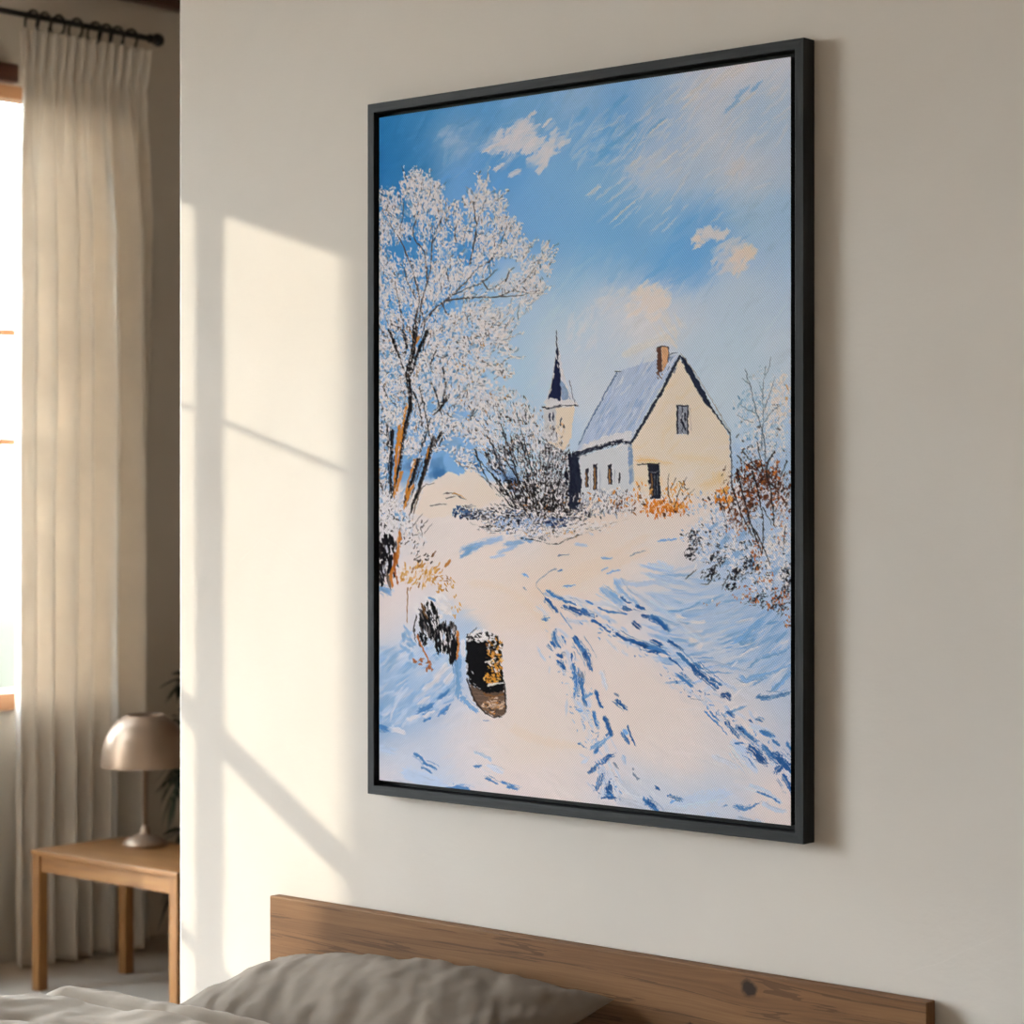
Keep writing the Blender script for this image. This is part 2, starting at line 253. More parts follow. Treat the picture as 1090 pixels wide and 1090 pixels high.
    for _ in range(260):                                    # broken flecks along both tracks
        if r.random() < 0.55:
            t = r.random(); x = 600 + 245 * t + r.gauss(0, 5); y = 645 + 178 * t ** 1.15 + r.gauss(0, 5)
        else:
            t = r.random(); x = 590 + 62 * t + r.gauss(0, 8); y = 670 + 185 * t
        s.dab(x, y, r.uniform(1.5, 6), r.uniform(0.8, 1.8), rad(45) + r.gauss(0, 0.5), r.choice((DBL, MBL, (80, 125, 176), (226, 214, 208), LBL)), r.uniform(0.5, 0.9), rag=1.0)
    # ---- lower left drift
    for _ in range(190):
        x, y = r.uniform(399, 485), r.uniform(690, 778)
        if y > 790 - (x - 400) * 0.55: continue
        c = r.choice(((150, 180, 212), (170, 192, 215), (128, 165, 204), (190, 201, 215), (112, 154, 198), (210, 207, 212)))
        s.dab(x, y, r.uniform(10, 28), r.uniform(2.5, 7), rad(-36) + r.gauss(0, .2), c, r.uniform(.3, .65), rag=1.4, sharp=1.8)
    strokes("""402 774 408 775 413 777 6 D;446 758 454 754 462 750 6 D;468 743 475 738 481 733 5 D;468 761 474 756 479 750 4 D;450 768 458 764 3 D;487 698 488 718 488 742 8 M;491 742 499 750 508 758 5 M;405 796 420 800 7 L;441 802 447 806 453 814 3 D;450 812 458 815 465 819 2.6 D;448 816 454 819 460 823 2 D;430 822 450 830 472 838 13 L;460 836 480 842 8 L;505 800 514 804 523 810 2.6 L;505 816 512 815 3.4 D;520 815 535 822 6 P;517 828 524 831 530 834 3 D;534 832 548 837 3 D;475 841 488 839 500 842 6 D;540 838 552 840 3 D;514 767 521 767 1.4 D;455 708 462 712 4 M;448 690 456 700 470 712 8 L;402 626 410 629 414 633 6 M""", a=0.85, rag=1.1, gap=0.12)
    for (x, y, L, W, an) in ((470, 715, 22, 8, -40), (460, 728, 26, 6, -38), (478, 722, 16, 7, -50), (452, 745, 20, 5, -35), (440, 764, 16, 5, -20), (424, 778, 18, 6, 20), (456, 760, 16, 4, -30)):
        s.dab(x, y, L, W, rad(an), (216, 210, 211), .8, rag=1.4)
    tree_and_hedge(s, strokes); house(s); right_side(s); foreground(s)
    im = s.img
    def jit(seed, amp):
        g = np.random.default_rng(seed)
        return amp * 2 * ((0.55 * vnoise(PH, PW, PH // 4, PW // 4, g) + 0.45 * vnoise(PH, PW, PH // 9, PW // 9, g)) - 0.5)
    yy = np.clip(np.arange(PH)[:, None] + jit(3, 2.3), 0, PH - 1.01); xx = np.clip(np.arange(PW)[None, :] + jit(4, 2.3), 0, PW - 1.01)
    yi = yy.astype(int); xi = xx.astype(int); ty = (yy - yi)[..., None]; tx = (xx - xi)[..., None]
    im = (im[yi, xi] * (1 - tx) + im[yi, xi + 1] * tx) * (1 - ty) + (im[yi + 1, xi] * (1 - tx) + im[yi + 1, xi + 1] * tx) * ty
    bl = im
    for ax in (0, 1): bl = (np.roll(bl, 2, ax) + np.roll(bl, -2, ax) + bl + np.roll(bl, 1, ax) + np.roll(bl, -1, ax)) / 5
    im = im + 0.6 * (im - bl)
    return np.clip(im, 0.01, 0.93), s.hgt

def tree_and_hedge(s, strokes):
    r = s.r; rad = math.radians
    FR = [(6, (223, 218, 216)), (3, (208, 204, 205)), (1.2, (190, 190, 197)), (1, (226, 208, 192))]
    up = lambda x, y: math.atan2(y - 430, x - 448) if True else 0     # twigs radiate from the trunk
    # dark blue behind the trunks
    for (x, y, L, W, c) in ((462, 495, 26, 16, (88, 136, 184)), (470, 505, 22, 14, (62, 112, 165)), (450, 480, 22, 14, (120, 160, 200)), (492, 490, 24, 12, (92, 140, 188)), (505, 496, 16, 8, (62, 112, 165)), (440, 500, 20, 14, (90, 130, 175)), (420, 490, 20, 14, (120, 155, 192)), (480, 470, 22, 14, (130, 168, 206)), (530, 500, 24, 14, (130, 160, 198)), (545, 510, 22, 14, (80, 110, 152))):
        for _ in range(6): s.dab(x + r.gauss(0, 4), y + r.gauss(0, 4), L * .7, W * .6, r.uniform(0, 3), c, 0.55, rag=1.4)
    # pale hollow of snow behind the trunk
    s.poly([(436, 545), (446, 522), (466, 510), (476, 502), (488, 506), (500, 500), (510, 503), (520, 516), (530, 530), (500, 545), (460, 552)], (234, 218, 203), 0.95, 2.5, .05)
    # haze of frost under the twigs
    for (cx, cy, rx, ry, n) in ((440, 380, 45, 40, 90), (490, 380, 42, 45, 90), (430, 440, 34, 44, 80), (495, 430, 34, 26, 70), (520, 350, 24, 24, 40), (460, 300, 34, 40, 50), (425, 230, 22, 24, 24), (515, 255, 26, 30, 30), (410, 320, 12, 40, 30)):
        s.blob(cx, cy, rx, ry, n, [(3, (205, 207, 212)), (2, (178, 190, 208)), (2, (222, 214, 210)), (1, (150, 178, 208))], (6, 14), (3, 7), up, .5, a=.42, sharp=1.5)
    def twigs(txt, col, a=.9, gap=.25):
        for q in txt.strip().split(';'):
            v = [float(z) for z in q.split()]; w = v[-1]; p = v[:-1]
            s.line([(p[i], p[i + 1]) for i in range(0, len(p), 2)], w, w * .5, col, a, gap=gap)
    limbs = """441 345 446 318 440 290 432 268 424 252 416 240 2.4;446 345 450 318 458 290 461 255 470 234 479 220 2;448 348 462 330 480 315 496 300 510 285 524 276 2.4;480 315 500 306 514 300 530 286 1.8;474 320 500 317 530 316 560 314 2;500 282 504 262 507 240 504 214 2.2;470 322 473 328 477 335 1.8;515 300 521 309 540 296 1.6;430 350 425 322 421 300 1.6;443 318 434 300 430 285 1.8;455 300 452 270 440 250 446 225 1.6;486 258 484 245 488 235 1.6;507 240 513 225 518 210 1.2;404 345 408 355 412 362 1.6;411 340 416 352 421 364 1.6;530 316 548 308 565 292 578 272 1.5;545 308 560 312 574 312 1.3;520 280 532 262 540 240 1.4;446 318 452 345 448 360 2;425 250 428 235 430 215 1.2;460 262 466 248 474 240 1.2;538 300 542 290 548 284 1.6;504 262 510 250 514 246 1.2;478 300 476 285 482 270 1.6"""
    twigs(limbs, (84, 74, 72))
    trunks = """442 345 440 372 434 400 437 428 430 462 424 500 416 532 5;457 350 448 368 441 388 437 400 4;414 350 424 376 433 402 3;428 350 434 372 3;462 466 456 484 448 512 436 548 5;446 488 438 512 430 536 4;418 458 416 490 416 526 4;412 450 414 480 2.6;436 410 446 432 450 455 2;460 408 466 424 470 442 2;447 412 452 436 459 470 1.6;470 460 462 476 3;458 446 454 462 448 476 2.4;472 392 474 410 472 428 2.4;478 420 468 436 462 440 4;432 398 438 412 5;408 412 413 424 1.6;456 480 452 492 3;482 456 490 450 1.6;474 440 482 444 1.4;500 448 506 434 512 428 1.2;400 505 408 520 2;464 372 458 390 2.4"""
    twigs(trunks, (40, 34, 34), .95, .36)
    for q in trunks.split(';'):
        v = [float(z) for z in q.split()]; w = v[-1]; p = v[:-1]
        for _ in range(4):
            o = r.gauss(0, w * .7); c = r.choice(((30, 26, 28), (64, 54, 50), (24, 22, 26), (120, 84, 52), (206, 204, 208)))
            s.line([(p[i] + o + r.gauss(0, .5), p[i + 1] + r.gauss(0, 3)) for i in range(0, len(p), 2)], w * .35 + .5, .7, c, .9, gap=.45)
    twigs("""433 430 429 455 426 478 424 496 3.4;426 452 422 486 420 518 420 530 4;448 386 442 402 440 408 3;458 474 454 490 3;443 488 436 508 432 526 3;436 520 430 540 4;440 516 434 532 3;424 470 428 478 2.4;447 356 440 372 2.6;436 350 440 362 2.4;402 498 404 512 3;460 352 456 364 2.4;428 502 420 530 4""", (194, 124, 48), .9, .25)
    # frost on the twigs
    C = """419 222 9 22 46;409 214 6 14 20;437 196 5 9 14;447 193 5 8 12;455 196 6 12 18;465 202 7 12 22;513 196 7 8 16;534 218 8 8 18;547 246 7 8 16;560 262 7 6 12;580 262 5 6 12;581 285 5 6 10;540 330 8 6 14;535 350 9 8 20;538 372 8 8 18;530 392 8 8 16;408 232 7 14 30;430 200 5 14 16;444 196 8 16 30;447 215 14 20 60;462 215 10 14 38;472 224 10 14 40;412 246 12 14 40;430 245 10 14 30;452 240 10 16 26;470 250 8 22 30;486 240 7 18 30;497 252 12 9 30;504 215 12 10 48;516 205 12 8 22;522 215 10 10 26;532 236 12 14 40;541 240 8 12 30;520 255 16 12 52;527 268 16 9 40;508 232 10 18 36;546 262 12 10 26;552 272 8 6 16;566 282 12 10 34;577 272 7 8 24;560 296 18 10 44;548 305 18 10 40;566 312 12 8 30;575 303 6 6 12;556 322 8 6 12;535 305 14 8 26;510 278 10 22 30;497 290 12 18 30;480 280 10 26 36;468 290 10 26 34;450 285 9 26 34;436 285 10 18 34;420 285 8 14 14;408 278 8 18 34;404 268 5 8 14;412 305 14 18 50;428 315 12 18 40;448 320 12 18 34;465 310 12 16 30;485 300 14 12 34;500 312 18 6 22;405 330 8 16 30;422 345 14 18 48;440 345 8 14 20;462 350 14 20 50;482 345 14 16 50;500 335 18 16 70;518 340 18 20 90;528 356 12 14 50;508 360 16 14 60;490 370 18 16 70;470 375 14 16 50;450 385 12 18 34;425 380 16 18 50;408 390 8 20 30;480 392 22 16 80;500 400 16 14 50;462 405 18 18 60;425 410 16 18 56;406 420 8 20 30;445 420 12 18 44;480 420 20 16 70;502 425 18 14 54;520 428 14 12 30;424 440 12 18 44;448 450 12 18 44;408 452 8 18 34;470 450 16 14 50;490 455 16 10 46;505 465 14 10 40;440 475 10 16 36;410 480 8 18 34;460 470 8 10 16;486 480 10 7 26;496 488 10 6 24;406 505 7 16 30;412 530 14 14 46;420 548 18 12 56;406 550 8 14 34;432 556 10 14 28;408 362 9 14 24;540 396 8 10 12;515 385 12 12 24;515 408 14 12 26"""
    for q in C.split(';'):
        cx, cy, rx, ry, n = (float(v) for v in q.split())
        for _ in range(int(n * .26)):
            x = cx + r.gauss(0, rx * .55); y = cy + r.gauss(0, ry * .5) + 6; an = math.atan2(cy - 470, cx - 448) + r.gauss(0, .35); L = r.uniform(7, 20)
            s.line([(x, y), (x + L * .5 * math.cos(an) + r.gauss(0, 1), y + L * .5 * math.sin(an)), (x + L * math.cos(an + r.gauss(0, .2)), y + L * math.sin(an))], r.uniform(.7, 1.5), .5, r.choice(((96, 90, 92), (130, 122, 122), (74, 66, 66))), .85, gap=.25)
            for k in range(int(L * .55)):
                q = r.random(); s.dab(x + L * q * math.cos(an) + r.gauss(0, 1.1), y + L * q * math.sin(an) + r.gauss(0, 1.1), r.uniform(1.8, 4.6), r.uniform(.9, 1.9), an + r.gauss(0, .6), r.choice(((224, 219, 217), (216, 211, 210), (226, 214, 204), (200, 201, 206))), .95, rag=1.3, h=1.0)
    for q in C.split(';'):
        cx, cy, rx, ry, n = (float(v) for v in q.split())
        an = up(cx, cy + 60) if cy < 420 else -1.35
        lo = cy > 335
        s.mass(cx, cy, rx * 1.08, ry * 1.05, [((182, 190, 203), .1), ((218, 212, 211), -.25 if lo else .15), ((70, 64, 64) if lo else (104, 97, 98), 1.25 if lo else 1.5), ((226, 221, 219), .75), ((228, 214, 202), 1.7)] + ([((34, 31, 34), 1.75), ((108, 150, 192), 1.9)] if lo else []), an + r.gauss(0, .25))
        s.blob(cx, cy, rx * 1.1, ry * 1.1, int(n * .5), FR, (1.6, 4.5), (.8, 1.6), an, .9, a=.85, rag=1.6, h=1.0)
    # black and ochre flecks between the frost
    for q in C.split(';'):
        cx, cy, rx, ry, n = (float(v) for v in q.split())
        k = .10 if cy < 330 else .14
        s.blob(cx, cy, rx, ry, int(n * k), [(4, (72, 66, 66)), (3, (46, 42, 46)), (1.6, (110, 132, 160)), (1.2, (150, 112, 84))], (1.5, 6), (.6, 1.2), -1.3, .5, a=.8)
        if cy > 340: s.blob(cx, cy, rx, ry, int(n * .08), [(1, (98, 146, 190)), (1, (136, 172, 206))], (3, 8), (2, 4), up, .6, a=.8)
    s.blob(500, 405, 40, 50, 22, [(1, (206, 160, 100)), (1, (196, 138, 70))], (1.5, 4), (1, 2), -.8, .6, a=.8)
    twigs(trunks, (26, 22, 24), .95, .46); twigs(limbs, (70, 62, 62), .8, .5)
    twigs("""433 430 429 455 426 478 424 496 2.6;426 455 422 486 420 518 420 530 3.4;443 490 436 508 432 526 2.6;437 520 430 542 3.4;402 498 404 512 2.6;457 476 454 488 2.4""", (200, 128, 46), .9, .4)
    # ---- hedge in the middle
    fan = lambda x, y: math.atan2(y - 560, x - 578)
    hb = """520 440 22 22 60;545 440 22 22 80;540 420 14 8 20;560 450 20 24 90;505 455 16 14 40;525 465 18 18 60;575 470 20 22 90;590 480 16 26 80;548 480 18 20 60;600 500 12 26 60;570 500 24 20 80;530 490 14 18 26;590 520 22 20 80;560 530 24 16 70;545 545 26 10 60;515 548 18 8 34;580 550 30 12 90;610 545 18 20 60;540 560 30 10 70;580 565 26 10 70;500 545 14 8 10;612 530 10 18 30;555 553 26 8 40"""
    for q in hb.split(';'):
        cx, cy, rx, ry, n = (float(v) for v in q.split())
        dk = 1.5 if cy < 470 else (5 if cy < 535 else 4)
        an = fan(cx, cy)
        wl = .2 if cy < 480 else .55
        s.mass(cx, cy, rx * 1.05, ry * 1.05, [((196, 198, 206) if cy < 480 else (120, 118, 124), .0), ((44, 40, 42), .9 if cy < 480 else .2), ((222, 217, 215), wl), ((150, 112, 80), 1.9), ((226, 221, 219), wl + .7), ((30, 28, 32), 1.6 if cy < 480 else 1.2)], an, 2.4, 5.5)
        s.blob(cx, cy, rx, ry, int(n * .6), [(6, (220, 215, 214)), (2.5, (196, 198, 206)), (dk, (46, 42, 44)), (dk * .5, (84, 76, 76)), (.7, (150, 112, 80)), (1.2 if cy > 520 else .4, (132, 158, 194)), (.6, (204, 160, 110))], (1.6, 5), (.8, 1.7), fan, .45, a=.92, h=1.0)
    twigs("""560 545 545 520 530 488 518 462 2;566 545 552 510 540 470 532 450 1.8;572 545 566 500 556 462 550 440 1.8;580 545 582 500 590 462 596 450 1.6;590 545 596 510 604 480 1.4;550 540 532 514 512 492 504 482 1.8;545 540 528 520 510 505 1.6;556 520 546 500 538 490 2.6;600 545 606 520 612 500 2;538 528 526 508 515 495 1.4;505 478 512 496 524 520 1.2;525 476 532 498 542 516 1.2;515 445 520 452 1.2;535 460 540 472 1.6;555 470 560 486 2""", (36, 33, 36), .9, .35)
    s.mass(552, 520, 26, 14, [((26, 24, 27), -.2), ((214, 210, 210), 1.0), ((120, 84, 56), 1.7)], -2.2, 2.2, 5); s.mass(584, 536, 30, 15, [((26, 24, 27), -.4), ((216, 212, 211), .8), ((140, 100, 64), 1.6)], -1.7, 2.4, 5); s.mass(560, 556, 44, 10, [((150, 170, 200), .0), ((40, 42, 54), .7), ((216, 212, 213), .5)], -.8, 2.6, 5)
    s.blob(552, 520, 22, 12, 60, [(3, BLK), (2, (60, 52, 48)), (1, (130, 92, 60))], (2, 5), (1, 2), fan, .4, a=.9)
    s.blob(582, 535, 28, 14, 90, [(4, BLK), (2, (60, 52, 48)), (1.2, (150, 106, 66)), (2, (214, 210, 210))], (1.6, 4.5), (1, 2), fan, .6, a=.9)
    s.blob(608, 505, 7, 24, 50, [(4, (26, 28, 40)), (1, (70, 84, 112)), (1, (205, 205, 210))], (3, 8), (1.6, 3), 1.4, .4, a=.9)
    s.blob(490, 546, 8, 6, 26, [(3, (56, 84, 122)), (2, (86, 120, 160)), (1, NAVY)], (3, 7), (1.4, 2.6), -.8, .6, a=.9)
    s.blob(510, 548, 16, 5, 40, [(3, (60, 80, 112)), (2, (150, 172, 200)), (2, (42, 46, 62)), (2, (205, 206, 212))], (2, 6), (1, 2), -.8, .6, a=.9)
    s.blob(548, 552, 24, 9, 60, [(3, (150, 174, 206)), (2, (40, 44, 60)), (2, (210, 208, 212)), (1, (84, 110, 148))], (2, 7), (1, 2.4), -.9, .5, a=.9)
    s.blob(594, 556, 14, 5, 30, [(3, (44, 60, 98)), (1, (130, 156, 192))], (3, 8), (1.6, 3), .1, .5, a=.85)
    # bank below the hedge with its dark broken edge
    s.mass(560, 568, 34, 7, [((218, 212, 210), -.4), ((150, 170, 200), 1.0), ((70, 64, 66), 1.5)], -.5); s.mass(630, 560, 34, 8, [((222, 215, 211), -.6), ((96, 86, 82), 1.4), ((200, 150, 100), 1.9)], -.4); s.mass(595, 566, 42, 6, [((222, 214, 210), -.6), ((90, 82, 80), 1.5), ((206, 168, 124), 1.9)], -.3)
    s.blob(595, 566, 40, 6, 40, [(5, (224, 216, 212)), (1, (206, 168, 124)), (1, (90, 80, 76)), (1, (180, 194, 214))], (2, 6), (1.2, 2.8), -.2, .6, a=.9)
    twigs("""552 573 566 574 580 578 592 579 606 574 622 567 640 561 658 555 672 551 1.8;560 570 574 573 588 574 1.4;500 556 510 560 522 562 1.2;600 576 612 571 620 569 2.2""", (44, 38, 38), .9, .55)
    twigs("""472 526 480 524 490 529 496 532 1.6;458 539 466 537 476 536 1.6;474 530 486 528 1.4;446 523 454 516 462 515 1.2;448 562 456 552 1.4;452 568 460 558 1.2;440 560 450 546 1.2""", (84, 74, 74), .9, .3)
    twigs("""482 525 490 527 497 532 1.2""", OCH, .9, .1)

def house(s):
    r = s.r; rad = math.radians
    # church: tower, snowy eave, spire
    s.poly([(578, 432), (612, 430), (608, 466), (600, 480), (582, 470)], (228, 211, 190), .95, 1, .06)
    s.poly([(578, 433), (592, 432), (592, 470), (580, 470)], (196, 196, 200), .9, 1, .12)
    for (x, y) in ((585, 445), (589, 444), (597, 449)): s.dab(x, y, 11, 2.2, 1.55, (56, 60, 78), .9)
    s.mass(590, 464, 12, 16, [((206, 204, 206), .2), ((96, 90, 90), .8), ((222, 218, 217), .7)], -1.3)
    s.blob(590, 462, 12, 16, 30, [(4, (214, 211, 212)), (2, (90, 84, 84)), (2, (150, 150, 156)), (1, (206, 170, 128))], (2, 6), (.9, 2), 1.2, .6, a=.9)
    s.poly([(592.6, 374), (595, 372), (602, 404), (609, 424), (608, 429), (580, 428), (586, 412)], (206, 206, 212), .95, .8, .1)
    s.poly([(593, 366), (594.5, 386), (597.5, 402), (597, 428), (582, 427), (587, 410), (590, 392)], (26, 32, 62), .97, .7, .3, ang=1.5)
    s.poly([(597, 404), (602, 410), (607, 425), (598, 427)], (120, 146, 182), .8, 1.2, .3)
    s.line([(592.4, 352), (593, 368), (594, 378)], .9, 2.4, (34, 36, 56), .95)
    for (x, y, L, an) in ((592, 380, 6, 1.2), (594, 390, 5, 1.3), (589, 400, 6, 1.7), (598, 396, 8, 1.3), (586, 416, 6, 1.9), (603, 412, 7, 1.2)): s.dab(x, y, L, 1.6, an, (220, 216, 214), .9)
    s.line([(606, 404), (610, 424), (614, 431)], .9, .7, (60, 60, 76), .8)
    s.poly([(577, 428), (586, 423), (596, 427), (606, 424), (616, 431), (600, 434), (584, 434)], (218, 214, 214), .95, 1.4, .1)
    s.line([(577, 433), (586, 435), (596, 432), (606, 432), (617, 432)], 2, 1.6, (40, 40, 52), .95, rag=1.4, gap=.4)
    # long snowy roof
    roof = [(657, 396), (700, 382), (722, 377), (714, 396), (692, 432), (672, 468), (652, 474), (613, 482), (620, 466), (640, 428)]
    s.poly(roof, (176, 190, 213), 1, .8, .14, ang=rad(-60))
    for _ in range(110):
        t = r.random(); u = r.random()
        x = 657 + 60 * t - 42 * u + r.gauss(0, 2); y = 396 - 17 * t + 84 * u
        s.dab(x, y, r.uniform(8, 24), r.uniform(1.2, 3.6), rad(-60) + r.gauss(0, .12), r.choice(((150, 172, 206), (196, 204, 218), (168, 186, 213), (134, 160, 200), (208, 211, 218), (184, 197, 216))), r.uniform(.3, .7), rag=1.4)
    s.poly([(613, 483), (626, 470), (650, 463), (672, 458), (672, 470), (650, 474), (630, 478)], (216, 213, 214), .9, 2, .08)
    s.line([(657, 396), (648, 412), (636, 434), (624, 456), (616, 474)], 2, 1.4, (76, 96, 134), .8, gap=.3)
    s.line([(655, 395), (661, 395)], 1.6, 1, (84, 88, 98), .9)
    # side wall in cool white, windows
    s.poly([(617, 486), (640, 479), (671, 472), (674, 515), (671, 530), (617, 534)], (204, 206, 209), 1, .8, .05)
    s.poly([(669, 474), (674, 472), (675, 512), (670, 516)], (122, 146, 182), .9, .8, .2)
    s.poly([(606, 486), (616, 484), (619, 515), (617, 545), (606, 540)], (30, 34, 50), .95, 1.6, .4, ang=1.5)
    for (x, y0, y1, w) in ((624.5, 499, 518, 3.4), (633.5, 494, 521, 4.2), (649, 495, 515, 4.8), (659.5, 503, 514, 1.8)):
        s.poly([(x - w * .5, y0), (x + w * .5, y0 - .6), (x + w * .5 + .3, y1), (x - w * .5 + .3, y1 + .5)], (44, 42, 52), .95, .6, .3, soft=.6)
        if w > 3: s.line([(x - .5, y0 + 4), (x - .3, y1)], 1.6, 1.4, (170, 122, 66), .85, rag=.3)
    for (x, y0, y1) in ((628.5, 502, 524), (639, 500, 522), (654, 500, 514)): s.line([(x, y0), (x, y1)], 1.4, 1, (160, 166, 178), .7)
    # eaves
    s.line([(612, 484), (626, 480), (644, 475), (660, 471), (672, 471)], 5.5, 4, (34, 36, 50), .95, rag=1.2, gap=.34)
    s.line([(620, 480), (640, 474), (664, 467)], 2.4, 1.6, (44, 46, 60), .9, gap=.42)
    for _ in range(18): s.dab(r.uniform(622, 670), 476 + r.gauss(0, 2.6), r.uniform(3, 7), 1.1, rad(-18), (222, 217, 214), .9)
    # gable wall
    s.poly([(723, 381), (734, 396), (752, 424), (768, 450), (776, 464), (778, 500), (776, 522), (750, 528), (710, 528), (676, 522), (673, 472), (690, 443), (708, 408)], (229, 213, 194), 1, .6, .05)
    for _ in range(150):
        x, y = r.uniform(674, 776), r.uniform(400, 528)
        if y < 475 - (x - 673) * 1.75 and x < 723 or y < 386 + (x - 723) * 1.55 and x >= 723: continue
        s.dab(x, y, r.uniform(10, 24), r.uniform(3, 7), rad(-35) + r.gauss(0, .4), r.choice(((230, 214, 192), (226, 212, 200), (232, 208, 170), (229, 213, 190), (224, 212, 204))), r.uniform(.2, .45), rag=1.3, sharp=1.6, var=.06)
    for (x, y, L, W, an, c, a) in ((688, 490, 26, 9, 5, (231, 189, 126), .8), (705, 492, 26, 7, 8, (231, 196, 140), .6), (740, 488, 60, 12, 6, (230, 205, 165), .5), (766, 508, 14, 20, 90, (232, 200, 142), .6), (755, 515, 26, 12, -20, (231, 198, 146), .5), (700, 512, 12, 18, 90, (233, 190, 122), .4), (730, 505, 22, 16, 0, (224, 213, 206), .5), (715, 450, 30, 16, -50, (231, 210, 178), .4), (682, 512, 12, 24, 90, (232, 206, 164), .5)):
        s.dab(x, y, L, W, rad(an), c, a, rag=1.2, sharp=1.2, var=.08)
    # barge boards
    s.line([(672, 472), (680, 458), (692, 438), (706, 414), (716, 394), (724, 379)], 3.4, 3, (36, 40, 56), .95, rag=.5)
    s.line([(676, 452), (690, 426), (704, 402), (716, 384), (721, 377)], 1.4, 1.2, (210, 210, 214), .8, gap=.2)
    s.poly([(724, 379), (729, 381), (744, 406), (758, 434), (754, 434), (742, 416), (731, 396)], (32, 38, 58), .96, .8, .2)
    s.line([(756, 432), (766, 446), (778, 463)], 2.2, 1.4, (44, 48, 62), .95)
    s.line([(725, 376), (742, 400), (760, 430), (778, 460)], 1, .8, (150, 142, 132), .8)
    s.line([(777, 462), (778.5, 490), (779, 522)], 1.5, 1.2, (52, 50, 56), .9, gap=.15)
    s.line([(700, 388), (712, 378), (721, 375)], 1.6, 1.2, (60, 66, 84), .85, gap=.2)
    for _ in range(14): s.dab(r.uniform(702, 720), r.uniform(380, 396), r.uniform(5, 12), 1.4, rad(-60), r.choice(((214, 213, 216), (120, 134, 160), (80, 92, 118))), .8)
    # chimney
    s.poly([(699, 371), (704, 369), (705, 394), (700, 398)], (92, 62, 52), 1, .5, .2)
    s.poly([(704, 369), (711.5, 369), (711, 386), (705, 395)], (206, 158, 118), 1, .5, .12)
    s.line([(699, 370.5), (704, 368.6), (711.5, 369)], 1.4, 1.2, (48, 42, 46), .95)
    s.line([(711.8, 369), (711.2, 386)], 1.2, .9, (60, 52, 54), .9)
    for _ in range(8): s.dab(r.uniform(699, 705), r.uniform(396, 404), 3, 1.2, 1.2, (110, 76, 60), .8)
    # attic window
    s.poly([(720.5, 431.5), (732, 431.5), (732.5, 462), (721, 462)], (140, 144, 154), 1, .5, .25)
    for p in (([(720.6, 431.6), (732.4, 431.6)], 1.8), ([(721, 432), (721.2, 462)], 1.9), ([(732, 432), (732.2, 463)], 1.7), ([(726.5, 432), (726.5, 460)], .8), ([(724, 445), (730, 458)], 2.4), ([(729, 440), (730, 450)], 1.6)):
        s.line(p[0], p[1], p[1] * .9, (34, 34, 46), .92, rag=.5, gap=.1)
    for _ in range(8): s.dab(r.uniform(722, 732), r.uniform(434, 464), r.uniform(2, 5), 1.1, r.choice((0, 1.5)), (206, 206, 210), .85)
    s.line([(735, 434), (735.4, 458)], .8, .6, (150, 136, 124), .7)
    # door
    s.poly([(689.5, 494), (702, 494), (703, 531), (692, 531)], (36, 38, 48), 1, .7, .5, ang=1.5)
    s.line([(678, 494.5), (690, 494.2), (703, 494)], 1.3, 1.6, (60, 56, 56), .95)
    s.line([(693.6, 504), (694.6, 528)], 1.6, 1.4, (150, 106, 58), .8)
    for x in (696.5, 699.5): s.line([(x, 505), (x + .5, 527)], .8, .7, (130, 138, 150), .7, gap=.2)
    s.line([(691, 502.5), (702, 502)], .9, .8, (150, 156, 166), .8)
    # bushes at the foot of the walls
    up = lambda x, y: -1.57
    s.mass(640, 536, 32, 16, [((150, 154, 166), -.2), ((58, 56, 62), .4), ((218, 214, 213), .5), ((224, 219, 216), 1.1)], -1.4); s.mass(668, 536, 24, 13, [((205, 200, 200), -.1), ((92, 62, 46), .7), ((190, 112, 52), 1.1), ((226, 220, 216), .6)], -1.3)
    s.blob(640, 536, 32, 16, 50, [(4, (214, 211, 212)), (3, (58, 56, 62)), (2, (140, 148, 162)), (.6, (160, 118, 80))], (2, 7), (1, 2.4), up, .6, a=.9)
    s.blob(665, 535, 26, 14, 44, [(5, (222, 216, 212)), (2, (74, 60, 52)), (2, (150, 92, 48)), (1, (202, 138, 74))], (2, 7), (1, 2.6), up, .6, a=.9)
    s.blob(650, 528, 24, 10, 40, [(4, (222, 216, 212)), (2, (200, 130, 60))], (2, 6), (1.2, 2.6), up, .7, a=.9)
    s.mass(706, 541, 26, 9, [((204, 116, 38), -.5), ((226, 168, 96), .8), ((122, 66, 34), 1.2), ((216, 132, 48), .8)], -1.3)
    s.blob(706, 542, 26, 9, 50, [(5, ORG), (3, (190, 104, 34)), (2, (224, 168, 96)), (1, (90, 54, 36))], (2.5, 7), (1.4, 3), up, .6, a=.92)
    s.blob(722, 526, 18, 14, 54, [(4, (220, 150, 70)), (2, (226, 176, 106)), (1, (74, 54, 42))], (2, 7), (1, 2.2), up, .5, a=.85)
    s.blob(684, 524, 10, 12, 36, [(4, (218, 150, 72)), (2, (226, 212, 200)), (1, (120, 80, 50))], (2, 7), (1.2, 2.6), up, .6, a=.85)
    for p in (([(713, 535), (711, 518), (712, 504)], 1), ([(718, 540), (724, 520), (732, 508)], 1.1), ([(722, 540), (732, 528), (740, 520)], .9), ([(708, 536), (702, 522)], .8), ([(714, 520), (720, 508)], .7)):
        s.line(p[0], p[1], .6, (66, 48, 40), .9, gap=.1)
    s.blob(760, 530, 24, 8, 60, [(3, (66, 50, 46)), (4, (218, 212, 211)), (2, (150, 172, 202)), (1, (200, 120, 50))], (2, 6), (1.2, 2.6), up, .7, a=.9)

